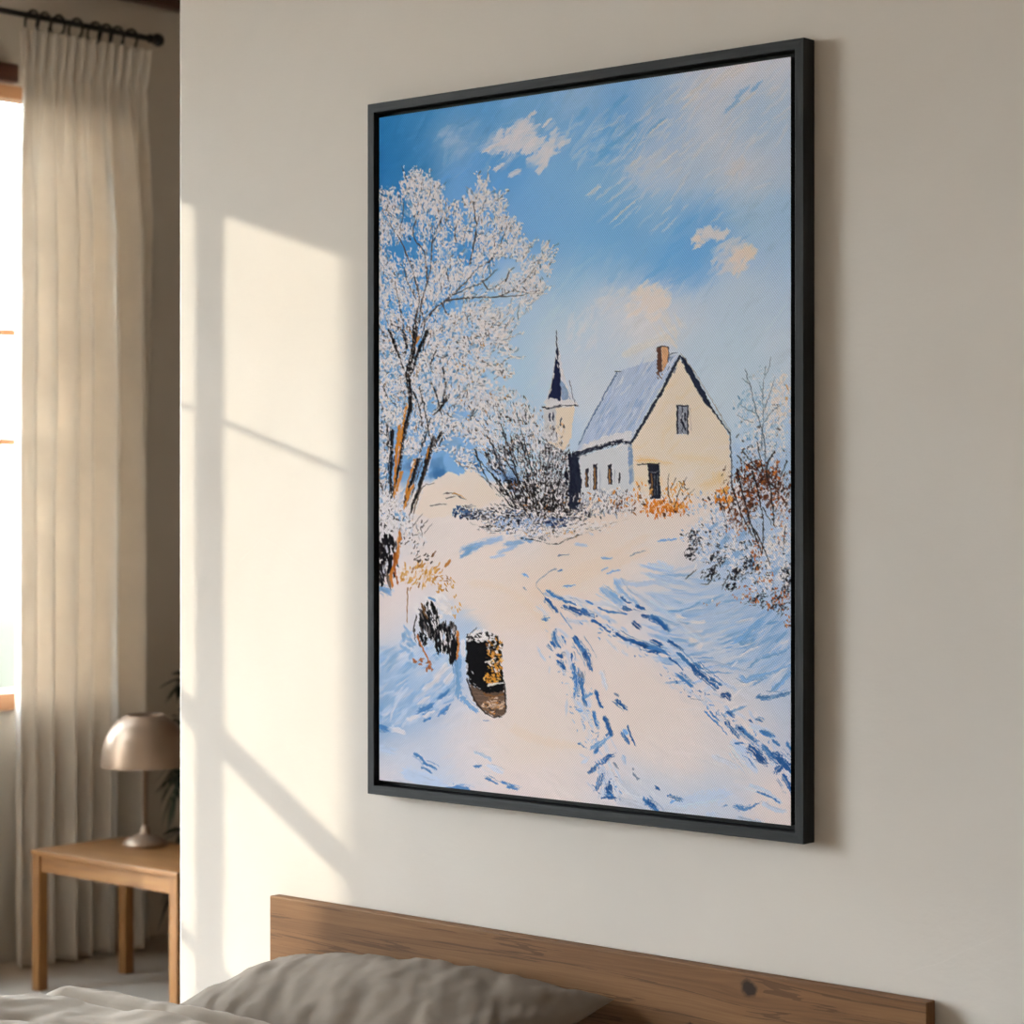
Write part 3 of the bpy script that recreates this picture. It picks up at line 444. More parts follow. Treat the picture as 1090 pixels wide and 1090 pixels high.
def right_side(s):
    r = s.r; rad = math.radians
    up = lambda x, y: math.atan2(y - 600, x - 800)
    # cool frosted crown against the sky
    s.blob(800, 440, 20, 26, 70, [(3, (150, 182, 204)), (3, (176, 198, 212)), (2, (208, 209, 213)), (1, (104, 144, 178))], (3, 8), (1.5, 3.4), -1.2, .8, a=.8)
    s.blob(815, 410, 22, 22, 46, [(3, (170, 194, 208)), (3, (208, 209, 212)), (1, (120, 150, 176))], (2, 6), (1.2, 2.6), -1.2, .8, a=.75)
    def tw(txt, col, a=.9, gap=.2):
        for q in txt.split(';'):
            v = [float(z) for z in q.split()]; w = v[-1]; p = v[:-1]
            s.line([(p[i], p[i + 1]) for i in range(0, len(p), 2)], w, w * .5, col, a, gap=gap)
    s.poly([(780, 470), (800, 480), (842, 470), (842, 520), (790, 520), (780, 500)], (160, 186, 212), .6, 6, .2, soft=6)
    s.mass(826, 430, 18, 40, [((196, 206, 214), -.3), ((224, 216, 211), .0), ((150, 178, 200), 1.3)], -1.1); s.mass(800, 440, 20, 28, [((160, 188, 208), .3), ((116, 152, 184), 1.2), ((216, 213, 214), .8)], -1.2); s.mass(812, 478, 28, 20, [((178, 194, 212), -.2), ((222, 216, 214), .2), ((60, 56, 60), 1.4)], -1.0); s.mass(818, 450, 24, 44, [((176, 196, 210), .1), ((220, 215, 213), .3), ((96, 92, 94), 1.6), ((140, 172, 198), 1.4), ((224, 218, 214), .9)], -1.1)
    s.blob(822, 450, 22, 40, 60, [(5, (218, 214, 213)), (2, (186, 200, 212)), (1, (140, 172, 198)), (.7, (90, 84, 84))], (2.5, 7), (1.4, 3.2), -1.1, .8, a=.9)
    s.blob(834, 425, 10, 26, 46, [(5, (224, 214, 206)), (1, (190, 200, 210)), (.5, (206, 160, 110))], (3, 8), (1.8, 3.6), -1, .8, a=.9)
    s.blob(800, 470, 18, 26, 60, [(4, (212, 211, 213)), (3, (150, 180, 204)), (1, (86, 84, 90)), (1, (90, 134, 176))], (2, 6), (1.2, 2.8), -1.2, .7, a=.85)
    limbs = """811 480 812 450 812 420 815 390 1.4;815 500 814 470 806 440 798 410 793 392 1.5;812 440 820 418 826 400 1;805 440 796 436 788 430 1.1;813 450 824 436 834 430 1;798 410 790 402 .9;802 450 792 446 784 441 .9;815 400 820 388 820 380 .9;812 420 806 404 .8"""
    tw(limbs, (84, 98, 112), .85)
    # rust-brown undergrowth
    s.mass(800, 512, 26, 26, [((86, 46, 30), -.9), ((214, 210, 210), 1.0), ((52, 34, 30), 1), ((158, 88, 42), 1.2), ((220, 215, 214), 1.4)], -1.0); s.mass(830, 525, 16, 36, [((88, 50, 34), -.5), ((218, 213, 212), .4), ((44, 36, 36), 1.2), ((170, 96, 46), 1.4)], -1.1); s.mass(788, 548, 22, 20, [((92, 54, 36), -.3), ((218, 213, 212), .7), ((196, 110, 46), 1.4), ((140, 166, 198), 1.3)], -1.0)
    s.blob(805, 515, 26, 26, 70, [(5, (92, 52, 34)), (3, (66, 40, 32)), (2.4, (158, 88, 42)), (3, (212, 208, 208)), (1, (196, 112, 48))], (2.5, 7), (1.6, 3.6), up, .8, a=.92)
    s.blob(828, 525, 16, 34, 40, [(3, (92, 54, 36)), (5, (216, 211, 210)), (1.6, (176, 100, 48)), (2, (52, 42, 40))], (2.5, 7), (1.4, 3), up, .8, a=.92)
    s.blob(790, 545, 22, 22, 40, [(3, (96, 56, 36)), (4, (214, 210, 210)), (2, (196, 110, 46)), (2, (140, 166, 198)), (1, (48, 40, 40))], (2.5, 7), (1.4, 3), up, .8, a=.9)
    s.blob(770, 530, 9, 14, 44, [(5, ORG), (2, (226, 168, 90)), (1, (90, 52, 34))], (3, 7), (1.8, 3.4), -1.3, .6, a=.92)
    s.blob(752, 545, 22, 10, 70, [(4, (168, 190, 214)), (4, (218, 213, 212)), (2, (66, 58, 60)), (1, (200, 124, 56))], (2, 6), (1.2, 2.8), up, .8, a=.9)
    # snowy shrub tumbling down the bank
    W = [(6, (219, 214, 214)), (3, (160, 186, 214)), (2, (190, 200, 214)), (1.6, (48, 46, 54)), (.9, (120, 158, 198))]
    for (cx, cy, rx, ry, n) in ((745, 570, 20, 16, 110), (765, 565, 20, 18, 110), (770, 590, 24, 18, 140), (795, 580, 22, 20, 130), (795, 605, 26, 16, 130), (820, 590, 20, 24, 120), (832, 570, 10, 24, 60), (835, 610, 9, 22, 50), (815, 620, 22, 14, 80), (750, 590, 12, 12, 50)):
        s.mass(cx, cy, rx, ry, [((168, 188, 212), -.6), ((220, 215, 215), .0), ((40, 38, 46), 1.05), ((118, 156, 198), 1.5), ((224, 219, 217), .9)], up(cx, cy), 2.4, 4.4)
        s.blob(cx, cy, rx, ry, int(n * .4), W, (1.8, 5.5), (1, 2.2), up, .8, a=.9, h=1)
    s.blob(828, 575, 14, 20, 50, [(5, (226, 219, 216)), (1, (196, 204, 214))], (3, 8), (1.8, 3.6), up, .8, a=.9)
    for (x, y, L, W_, an) in ((772, 575, 18, 6, -60), (786, 590, 14, 7, -40), (800, 600, 16, 6, -60), (790, 570, 12, 6, -60), (772, 600, 12, 5, -30), (826, 608, 14, 8, -40), (760, 560, 14, 5, -40)):
        s.dab(x, y, L, W_, rad(an), (122, 162, 204), .75, rag=1.4)
    for (cx, cy, rx, ry, n) in ((740, 575, 10, 14, 34), (757, 612, 10, 7, 44), (765, 596, 12, 8, 26), (785, 612, 12, 8, 26), (735, 590, 7, 8, 14), (808, 640, 16, 8, 44), (832, 638, 10, 16, 70), (838, 615, 5, 18, 36), (776, 622, 8, 6, 16), (800, 600, 10, 10, 14)):
        s.mass(cx, cy, rx, ry, [((30, 28, 34), -.25), ((60, 62, 76), 1.2), ((206, 204, 208), 1.1)], -.9, 2.2, 4.8)
        s.blob(cx, cy, rx * 1.1, ry * 1.1, int(n * .3), [(4, (32, 30, 36)), (2, (60, 62, 76))], (2, 7), (.7, 1.4), -.9, .6, a=.92)
    for (cx, cy, rx, ry, n) in ((806, 590, 6, 20, 40), (790, 630, 20, 8, 22), (828, 640, 14, 14, 50), (780, 560, 10, 14, 20), (815, 615, 10, 10, 20), (830, 570, 10, 20, 16), (838, 660, 4, 8, 12), (760, 642, 14, 5, 5), (800, 640, 12, 6, 14)):
        s.blob(cx, cy, rx, ry, n, [(4, (164, 92, 48)), (2, (196, 124, 66)), (1.6, (104, 58, 38))], (1.6, 4), (.9, 1.9), -1.1, .6, a=.92, rag=1.4)
    tw("""785 500 792 530 800 560 812 590 2.2;780 520 790 548 802 572 1.8;800 500 806 520 812 552 812 590 2;825 480 816 500 822 530 824 560 2;790 478 800 492 812 504 1.6;812 500 806 470 1.4;838 490 830 510 824 530 1.4;770 520 776 540 782 556 1.3;800 560 812 580 820 602 1.8;836 560 834 590 1.1;784 484 800 500 1.4;765 535 772 552 1;744 575 750 590 1;762 600 756 620 746 622 1.6;776 612 768 628 1.2;730 616 742 606 1.2;812 540 822 560 1.2;796 540 800 560 1.4;778 545 782 530 1.2""", (38, 32, 34), .92, .15)
    for _ in range(26): s.dab(r.uniform(722, 842), r.uniform(540, 640), r.uniform(3, 8), r.uniform(1.6, 3), r.uniform(-2, 0), (224, 219, 217), .9)

def foreground(s):
    r = s.r; rad = math.radians; V = rad(88)
    # dark bank at the foot of the tree
    s.mass(412, 550, 15, 22, [((214, 210, 211), -.3), ((48, 44, 46), .9), ((222, 217, 216), .8)], 1.2)
    s.blob(412, 555, 14, 16, 20, [(4, (216, 212, 212)), (3, (52, 48, 50)), (1, (150, 150, 158))], (2, 6), (1, 2.4), V, .8, a=.9)
    s.blob(413, 592, 11, 22, 120, [(6, (24, 22, 26)), (1, (70, 62, 60)), (.7, (190, 190, 198))], (5, 14), (1.4, 3), V, .14, a=.95)
    s.blob(408, 615, 7, 12, 26, [(3, (30, 28, 32)), (1, (180, 180, 190))], (5, 12), (1.2, 2.2), V, .2, a=.9)
    s.line([(426, 565), (424, 585), (421, 600), (416, 612), (418, 625)], 4, 3.4, (186, 110, 38), .9, gap=.15)
    s.line([(421, 588), (420, 604), (424, 622)], 3, 2, (150, 82, 34), .85, gap=.25)
    s.line([(412, 610), (416, 628)], 3, 2, (90, 76, 66), .8, gap=.2)
    s.dab(411, 628, 14, 6, rad(20), (118, 156, 198), .8)
    s.blob(440, 578, 14, 12, 54, [(3, (216, 212, 212)), (2, (88, 80, 80)), (1, (60, 54, 54)), (2, (196, 198, 206))], (2, 7), (.9, 1.8), -.8, .5, a=.85)
    # ochre grass
    g = [(5, (204, 152, 78)), (3, (186, 128, 52)), (3, (224, 212, 202)), (1, (150, 96, 46))]
    s.mass(448, 612, 22, 18, [((220, 206, 194), .0), ((204, 152, 78), .45), ((186, 126, 50), 1.1), ((226, 216, 206), 1.0)], rad(-62), 2, 5)
    s.blob(442, 612, 15, 16, 34, g, (3, 9), (1, 2.4), rad(-62), .35, a=.88); s.blob(458, 606, 16, 14, 26, g, (3, 9), (1, 2.2), rad(-62), .35, a=.88)
    s.blob(472, 622, 14, 10, 40, g, (2, 7), (.9, 2), rad(40), .5, a=.85); s.blob(450, 596, 18, 6, 16, [(1, (76, 62, 56))], (2, 5), (1, 2), -1, .4)
    s.dab(476, 600, 12, 3.4, rad(-58), (176, 112, 46), .9); s.dab(462, 590, 9, 2.6, rad(-58), (120, 82, 50), .9)
    s.blob(486, 645, 5, 14, 12, [(1, (206, 160, 96))], (2, 5), (1, 1.8), 1.3, .3)
    s.line([(434, 625), (434, 645), (433, 662)], 1.6, 1, (140, 96, 56), .85, gap=.2)
    # snow on the clump, black stems beneath
    s.blob(462, 645, 22, 12, 70, [(5, (224, 218, 215)), (1, (200, 203, 210))], (4, 9), (2, 4), rad(30), .4, a=.9)
    s.dab(460, 638, 10, 4, rad(30), (98, 142, 188), .85)
    st = [(7, (20, 19, 22)), (1, (90, 84, 84)), (1.4, (210, 206, 206))]
    s.blob(457, 662, 10, 18, 90, st, (6, 16), (1.4, 3), rad(78), .16, a=.95); s.blob(470, 676, 10, 16, 60, st, (6, 16), (1.4, 2.8), V, .12, a=.95)
    s.blob(480, 684, 7, 20, 90, st, (7, 18), (1.4, 3), V, .1, a=.95); s.blob(450, 680, 5, 8, 24, st, (4, 9), (1.2, 2.4), rad(100), .4)
    s.line([(449, 643), (452, 652), (456, 660)], 4, 2.4, (108, 74, 42), .8, gap=.2); s.line([(443, 655), (441, 670), (443, 684)], 1.4, 1, (54, 48, 48), .85, gap=.2)
    s.line([(487, 672), (488, 690), (486, 702)], 2.8, 1.8, (190, 116, 46), .9, gap=.15)
    s.line([(444, 676), (450, 690), (457, 706), (459, 712)], 2.4, 1.6, (176, 104, 54), .85, gap=.28)
    s.blob(446, 705, 6, 5, 12, [(1, (160, 100, 66))], (2, 5), (1.4, 2.6), .5, .5); s.blob(457, 710, 4, 6, 12, [(1, (150, 88, 52))], (2, 5), (1.4, 2.6), 1, .5)
    s.blob(433, 690, 7, 26, 22, [(2, (126, 164, 204)), (1, (150, 180, 212))], (5, 12), (2, 5), rad(60), .5, a=.7)
    # the mossy stump
    s.poly([(496, 682), (500, 676), (514, 672), (530, 678), (535, 690), (533, 704), (536, 720), (537, 735), (530, 740), (512, 738), (499, 726), (496, 708)], (17, 16, 18), 1, 2, .4)
    s.poly([(500, 728), (516, 738), (537, 736), (538.5, 760), (528, 763.5), (512, 756), (503, 744)], (98, 78, 64), .97, 1.6, .5, ang=.1)
    s.blob(525, 750, 11, 9, 54, [(4, (206, 178, 152)), (2, (150, 112, 78)), (1, (60, 46, 42)), (1, (204, 140, 76))], (3, 9), (1.2, 2.6), .0, .4, a=.85)
    s.line([(497, 722), (502, 738), (510, 752), (522, 762), (534, 763)], 1.8, 1.5, (36, 30, 32), .9, gap=.2)
    s.line([(514, 738), (526, 741), (538, 738)], 3, 2, (122, 82, 46), .8, gap=.25); s.line([(537, 728), (538, 745), (538, 758)], 2, 1.6, (48, 40, 40), .9, gap=.2)
    s.mass(526, 704, 10, 24, [((206, 142, 60), .0), ((222, 214, 206), 1.1), ((24, 22, 22), .9), ((200, 132, 50), 1.1)], 1.0, 3, 5)
    s.blob(512, 678, 14, 7, 50, [(5, (222, 217, 214)), (1, (50, 46, 48))], (3, 8), (1.6, 3.2), .3, .5, a=.95)
    s.blob(526, 688, 9, 9, 26, [(4, (202, 142, 66)), (3, (222, 214, 206)), (1, (110, 70, 36)), (1, BLK)], (2, 6), (1.2, 2.8), .9, .7, a=.92)
    s.blob(527, 708, 9, 12, 26, [(4, (202, 142, 58)), (2, (214, 176, 112)), (2, (216, 208, 200)), (1, BLK)], (2, 6), (1.4, 3), .9, .7, a=.92)
    s.blob(524, 722, 9, 6, 46, [(4, (206, 140, 48)), (1, (222, 170, 92)), (1, BLK)], (2, 6), (1.6, 3), .4, .7, a=.92)
    s.line([(519, 730), (528, 728), (537, 728)], 2.4, 1.8, (222, 214, 206), .9, gap=.2); s.line([(516, 706), (524, 702), (528, 700)], 1.6, 1.2, (220, 214, 208), .9)
    s.line([(498, 683), (501, 675), (507, 668)], 1.2, .8, (60, 54, 58), .8, gap=.15)
    for (x, y, a) in ((500, 722, 1), (505, 728, .7), (503, 716, 1.2), (509, 732, .5)): s.dab(x, y, 5, 1.2, a, (180, 178, 180), .85)
    s.dab(493, 690, 20, 5, V, (216, 212, 214), .8); s.dab(497, 710, 10, 3, V, (206, 206, 212), .7)
# ---------------------------------------------------------------- the room
import bpy, bmesh
from mathutils import Vector, Matrix, noise as mnoise
R = math.radians
scn = bpy.context.scene
COL = scn.collection
rnd = random.Random(5)

# camera geometry: eye at 1.5 m, turned 40.9 degrees towards the window side
F, CX, HY, EYE = 2481.0, 545.0, 528.6, 1.5
CA, SA = math.cos(R(40.9)), math.sin(R(40.9))
def at_y(u, v, Y):
    k = (u - CX) / F; Z = Y / (k * SA + CA)
    return Vector((Z * (k * CA - SA), Y, EYE - (v - HY) / F * Z))
def at_x(u, v, Xw):
    k = (u - CX) / F; Z = Xw / (k * CA - SA)
    return Vector((Xw, Z * (k * SA + CA), EYE - (v - HY) / F * Z))

WALL_Y = 2.933            # face of the bed wall
WIN_X = -6.15             # inner face of the window wall
CEIL = 3.35
END_X = at_y(190.5, 500, WALL_Y).x

# ---- materials
def mat(name):
    m = bpy.data.materials.new(name); m.use_nodes = True
    nt = m.node_tree; b = nt.nodes['Principled BSDF']
    return m, nt, b
def N(nt, t, **k):
    n = nt.nodes.new(t)
    for a, v in k.items():
        if a in n.inputs.keys() if isinstance(a, str) and a[0].isupper() else False: n.inputs[a].default_value = v
        else: setattr(n, a, v)
    return n
def ramp(nt, fac, stops):
    n = nt.nodes.new('ShaderNodeValToRGB'); e = n.color_ramp.elements
    while len(e) < len(stops): e.new(0.5)
    for i, (p, c) in enumerate(stops): e[i].position = p; e[i].color = (*c, 1)
    nt.links.new(fac, n.inputs[0]); return n.outputs[0]
def noise(nt, vec, scale, detail=4, rough=0.55, dist=0.0):
    n = nt.nodes.new('ShaderNodeTexNoise'); n.inputs['Scale'].default_value = scale; n.inputs['Detail'].default_value = detail
    n.inputs['Roughness'].default_value = rough; n.inputs['Distortion'].default_value = dist
    if vec: nt.links.new(vec, n.inputs['Vector'])
    return n.outputs['Fac']
def mapping(nt, out, scale=(1, 1, 1), rot=(0, 0, 0), loc=(0, 0, 0)):
    n = nt.nodes.new('ShaderNodeMapping'); n.inputs['Scale'].default_value = scale; n.inputs['Rotation'].default_value = rot; n.inputs['Location'].default_value = loc
    nt.links.new(out, n.inputs['Vector']); return n.outputs[0]
def coord(nt, kind='Object'):
    return nt.nodes.new('ShaderNodeTexCoord').outputs[kind]
def bump(nt, b, h, strength=0.3, dist=0.002):
    n = nt.nodes.new('ShaderNodeBump'); n.inputs['Strength'].default_value = strength; n.inputs['Distance'].default_value = dist
    nt.links.new(h, n.inputs['Height']); nt.links.new(n.outputs[0], b.inputs['Normal']); return n
def math_(nt, op, a, b=None):
    n = nt.nodes.new('ShaderNodeMath'); n.operation = op
    for i, v in enumerate((a, b)):
        if v is None: continue
        if isinstance(v, (int, float)): n.inputs[i].default_value = v
        else: nt.links.new(v, n.inputs[i])
    return n.outputs[0]

def plaster(name, c0, c1, bs=0.35):
    m, nt, b = mat(name); o = coord(nt)
    f = noise(nt, o, 1.6, 5, 0.6, 0.4)
    f_b = noise(nt, mapping(nt, o, (1, 1, 0.7)), 0.9, 3, 0.5); warm = ramp(nt, f_b, [(0.35, (1.0, 0.975, 0.94)), (0.62, (0.985, 1.0, 1.01))])
    mt = nt.nodes.new('ShaderNodeMixRGB'); mt.blend_type = 'MULTIPLY'; mt.inputs[0].default_value = 1
    nt.links.new(ramp(nt, f, [(0.3, c0), (0.7, c1)]), mt.inputs[1]); nt.links.new(warm, mt.inputs[2]); nt.links.new(mt.outputs[0], b.inputs['Base Color'])
    h1 = noise(nt, mapping(nt, o, (1, 1, 0.45)), 5, 6, 0.6, 1.2)
    h2 = noise(nt, mapping(nt, o, (1, 1, 2.2), (0, 0.5, 0)), 26, 4, 0.6)
    v = nt.nodes.new('ShaderNodeTexVoronoi'); v.feature = 'DISTANCE_TO_EDGE'; v.inputs['Scale'].default_value = 1.7
    nz = nt.nodes.new('ShaderNodeTexNoise'); nz.inputs['Scale'].default_value = 2.5; nt.links.new(o, nz.inputs['Vector'])
    mx = nt.nodes.new('ShaderNodeMixRGB'); mx.inputs[0].default_value = 0.25; nt.links.new(o, mx.inputs[1]); nt.links.new(nz.outputs['Color'], mx.inputs[2])
    nt.links.new(mx.outputs[0], v.inputs['Vector'])
    crack = math_(nt, 'MULTIPLY', math_(nt, 'LESS_THAN', v.outputs['Distance'], 0.0035), math_(nt, 'GREATER_THAN', noise(nt, o, 4, 2), 0.6))
    h = math_(nt, 'SUBTRACT', math_(nt, 'ADD', h1, math_(nt, 'MULTIPLY', h2, 0.35)), math_(nt, 'MULTIPLY', crack, 0.7))
    bump(nt, b, h, bs, 0.004); b.inputs['Roughness'].default_value = 0.85; b.inputs['Specular IOR Level'].default_value = 0.2
    return m
M = {}
M['wall'] = plaster('cream_plaster', (0.602, 0.548, 0.506), (0.647, 0.592, 0.55))
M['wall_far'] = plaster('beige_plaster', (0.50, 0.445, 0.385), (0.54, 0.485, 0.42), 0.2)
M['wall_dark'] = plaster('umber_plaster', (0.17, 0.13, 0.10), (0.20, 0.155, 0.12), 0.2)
M['ceiling'] = plaster('ceiling_plaster', (0.70, 0.62, 0.53), (0.74, 0.66, 0.57), 0.15)

def wood(name, c_dark, c_mid, c_light, scale=1.0, rough=0.45, bs=0.2):
    """grain runs along the U of the UV map (metres)"""
    m, nt, b = mat(name); uv = coord(nt, 'UV')
    f1 = noise(nt, mapping(nt, uv, (2.2 * scale, 26 * scale, 1)), 1.0, 5, 0.6, 0.6)
    f2 = noise(nt, mapping(nt, uv, (9 * scale, 260 * scale, 1)), 1.0, 3, 0.6)
    f = math_(nt, 'ADD', math_(nt, 'MULTIPLY', f1, 0.7), math_(nt, 'MULTIPLY', f2, 0.3))
    nt.links.new(ramp(nt, f, [(0.3, c_dark), (0.5, c_mid), (0.7, c_light)]), b.inputs['Base Color'])
    bump(nt, b, f, bs, 0.001); b.inputs['Roughness'].default_value = rough; b.inputs['Specular IOR Level'].default_value = 0.3
    return m
M['oak'] = wood('honey_oak', (0.14, 0.056, 0.016), (0.225, 0.098, 0.029), (0.285, 0.14, 0.046))
M['dark_wood'] = wood('dark_stained_wood', (0.035, 0.012, 0.007), (0.06, 0.02, 0.011), (0.085, 0.03, 0.017))
M['frame'] = wood('charcoal_stained_wood', (0.007, 0.008, 0.009), (0.014, 0.015, 0.017), (0.034, 0.036, 0.040), 2.0, 0.62, 0.6)
M['frame'].node_tree.nodes['Principled BSDF'].inputs['Specular IOR Level'].default_value = 0.28
M['window_wood'] = wood('brown_window_wood', (0.22, 0.10, 0.045), (0.33, 0.16, 0.075), (0.40, 0.21, 0.105))

def headboard_wood():
    m, nt, b = mat('knotty_oak_board'); uv = coord(nt, 'UV')
    sp = nt.nodes.new('ShaderNodeSeparateXYZ'); nt.links.new(uv, sp.inputs[0])
    v = sp.outputs[1]; tot = v; core = None
    for (kx, kz, amp, rad_) in KNOTS:
        d2 = math_(nt, 'ADD', math_(nt, 'POWER', math_(nt, 'MULTIPLY', math_(nt, 'SUBTRACT', sp.outputs[0], kx), 0.45), 2.0),
                   math_(nt, 'POWER', math_(nt, 'SUBTRACT', sp.outputs[1], kz), 2.0))
        d = math_(nt, 'SQRT', d2)
        w = math_(nt, 'DIVIDE', amp, math_(nt, 'ADD', 1.0, math_(nt, 'MULTIPLY', d2, 1.0 / (rad_ * rad_))))
        sgn = math_(nt, 'MULTIPLY', math_(nt, 'SUBTRACT', sp.outputs[1], kz), 12.0)
        sgn = math_(nt, 'DIVIDE', sgn, math_(nt, 'ADD', 0.4, math_(nt, 'ABSOLUTE', sgn)))
        tot = math_(nt, 'SUBTRACT', tot, math_(nt, 'MULTIPLY', w, sgn))
        dd = math_(nt, 'SQRT', math_(nt, 'ADD', math_(nt, 'POWER', math_(nt, 'MULTIPLY', math_(nt, 'SUBTRACT', sp.outputs[0], kx), 0.85), 2.0), math_(nt, 'POWER', math_(nt, 'SUBTRACT', sp.outputs[1], kz), 2.0)))
        c = math_(nt, 'SUBTRACT', 1.0, math_(nt, 'DIVIDE', math_(nt, 'ADD', dd, math_(nt, 'MULTIPLY', math_(nt, 'SUBTRACT', noise(nt, mapping(nt, uv, (75, 75, 1)), 1, 3), 0.5), 0.010)), rad_ * 0.42)); c = math_(nt, 'MULTIPLY', math_(nt, 'MAXIMUM', c, 0.0), 2.2)
        core = c if core is None else math_(nt, 'MAXIMUM', core, c)
    cb = nt.nodes.new('ShaderNodeCombineXYZ'); nt.links.new(sp.outputs[0], cb.inputs[0]); nt.links.new(tot, cb.inputs[1])
    f1 = noise(nt, mapping(nt, cb.outputs[0], (0.8, 30, 1)), 1.0, 5, 0.55, 0.5)
    f2 = noise(nt, mapping(nt, cb.outputs[0], (7, 300, 1)), 1.0, 3, 0.6)
    f = math_(nt, 'ADD', math_(nt, 'MULTIPLY', f1, 0.68), math_(nt, 'MULTIPLY', f2, 0.32))
    ln = math_(nt, 'ABSOLUTE', math_(nt, 'SUBTRACT', math_(nt, 'FRACT', math_(nt, 'MULTIPLY', f1, 7.0)), 0.5))
    ln = math_(nt, 'LESS_THAN', ln, 0.07)
    col = ramp(nt, f, [(0.3, (0.098, 0.044, 0.018)), (0.5, (0.18, 0.087, 0.036)), (0.7, (0.255, 0.132, 0.057))])
    m1 = nt.nodes.new('ShaderNodeMixRGB'); nt.links.new(math_(nt, 'MULTIPLY', ln, 0.5), m1.inputs[0]); nt.links.new(col, m1.inputs[1]); m1.inputs[2].default_value = (0.045, 0.019, 0.009, 1)
    m2 = nt.nodes.new('ShaderNodeMixRGB'); nt.links.new(math_(nt, 'MINIMUM', core, 0.9), m2.inputs[0]); nt.links.new(m1.outputs[0], m2.inputs[1]); m2.inputs[2].default_value = (0.014, 0.008, 0.006, 1)
    nt.links.new(m2.outputs[0], b.inputs['Base Color']); bump(nt, b, f, 0.35, 0.0012); b.inputs['Roughness'].default_value = 0.6; b.inputs['Specular IOR Level'].default_value = 0.18
    return m

def linen(name, c0, c1, trans=0.0, weave=700, stripe=False):
    m, nt, b = mat(name); o = coord(nt)
    f = noise(nt, o, 9, 4, 0.6)
    col = ramp(nt, f, [(0.3, c0), (0.7, c1)]); nt.links.new(col, b.inputs['Base Color'])
    h = math_(nt, 'ADD', noise(nt, mapping(nt, o, (weave, weave * 0.12, weave)), 1, 2), noise(nt, mapping(nt, o, (weave * 0.12, weave, weave * 0.12)), 1, 2))
    bump(nt, b, h, 0.3, 0.0006); b.inputs['Roughness'].default_value = 0.9; b.inputs['Specular IOR Level'].default_value = 0.05
    if trans:
        t = nt.nodes.new('ShaderNodeBsdfTranslucent'); nt.links.new(col, t.inputs[0])
        mx = nt.nodes.new('ShaderNodeMixShader'); mx.inputs[0].default_value = trans
        nt.links.new(b.outputs[0], mx.inputs[1]); nt.links.new(t.outputs[0], mx.inputs[2])
        nt.links.new(mx.outputs[0], nt.nodes['Material Output'].inputs[0])
    return m
M['pillow'] = linen('taupe_linen', (0.150, 0.119, 0.094), (0.178, 0.142, 0.113))
M['duvet'] = linen('warm_grey_linen', (0.27, 0.221, 0.178), (0.305, 0.25, 0.204))
M['curtain'] = linen('natural_linen_curtain', (0.74, 0.68, 0.61), (0.80, 0.74, 0.665), 0.27, 420)
M['mattress'] = linen('white_cotton', (0.7, 0.68, 0.64), (0.74, 0.72, 0.68))

def plain(name, c, rough=0.5, metal=0.0, var=0.12, scale=30, bs=0.0):
    m, nt, b = mat(name); f = noise(nt, coord(nt), scale, 3)
    nt.links.new(ramp(nt, f, [(0.3, tuple(v * (1 - var) for v in c)), (0.7, tuple(min(1, v * (1 + var)) for v in c))]), b.inputs['Base Color'])
    b.inputs['Roughness'].default_value = rough; b.inputs['Metallic'].default_value = metal
    if bs: bump(nt, b, f, bs, 0.003)
    return m
M['iron'] = plain('black_iron', (0.012, 0.010, 0.010), 0.5, 0.3)
M['lamp'] = plain('taupe_lacquered_metal', (0.30, 0.205, 0.14), 0.40, 0.6, 0.04, 8)
M['lamp_in'] = plain('lamp_inside', (0.5, 0.36, 0.25), 0.5, 0.3, 0.04, 8)
M['leaf'] = plain('dark_green_leaf', (0.018, 0.030, 0.014), 0.45, 0, 0.3, 20)
M['stalk'] = plain('olive_stalk', (0.035, 0.04, 0.02), 0.5)
M['pot'] = plain('grey_stoneware', (0.16, 0.14, 0.12), 0.7, 0, .1, 40, .2)
M['soil'] = plain('potting_soil', (0.03, 0.02, 0.014), 0.95, 0, .4, 90, .8)
M['carpet'] = plain('grey_beige_carpet', (0.42, 0.36, 0.295), 0.95, 0, .1, 260, .5)
M['sun_block'] = plain('sun_block_render', (0.55, 0.52, 0.47), 0.9, 0, .1, 6, .2)  # surface of the added sun block outside
M['bulb'] = plain('frosted_bulb', (0.8, 0.76, 0.7), 0.3)

def glass():
    m = bpy.data.materials.new('window_glass'); m.use_nodes = True; nt = m.node_tree; nt.nodes.remove(nt.nodes['Principled BSDF'])
    t = nt.nodes.new('ShaderNodeBsdfTransparent'); t.inputs[0].default_value = (0.97, 0.985, 0.975, 1)
    g = nt.nodes.new('ShaderNodeBsdfGlossy'); g.inputs['Roughness'].default_value = 0.02
    fr = nt.nodes.new('ShaderNodeFresnel'); fr.inputs[0].default_value = 1.45
    mx = nt.nodes.new('ShaderNodeMixShader'); nt.links.new(math_(nt, 'MINIMUM', fr.outputs[0], 0.5), mx.inputs[0]); nt.links.new(t.outputs[0], mx.inputs[1]); nt.links.new(g.outputs[0], mx.inputs[2])
    nt.links.new(mx.outputs[0], nt.nodes['Material Output'].inputs[0]); return m
M['glass'] = glass()

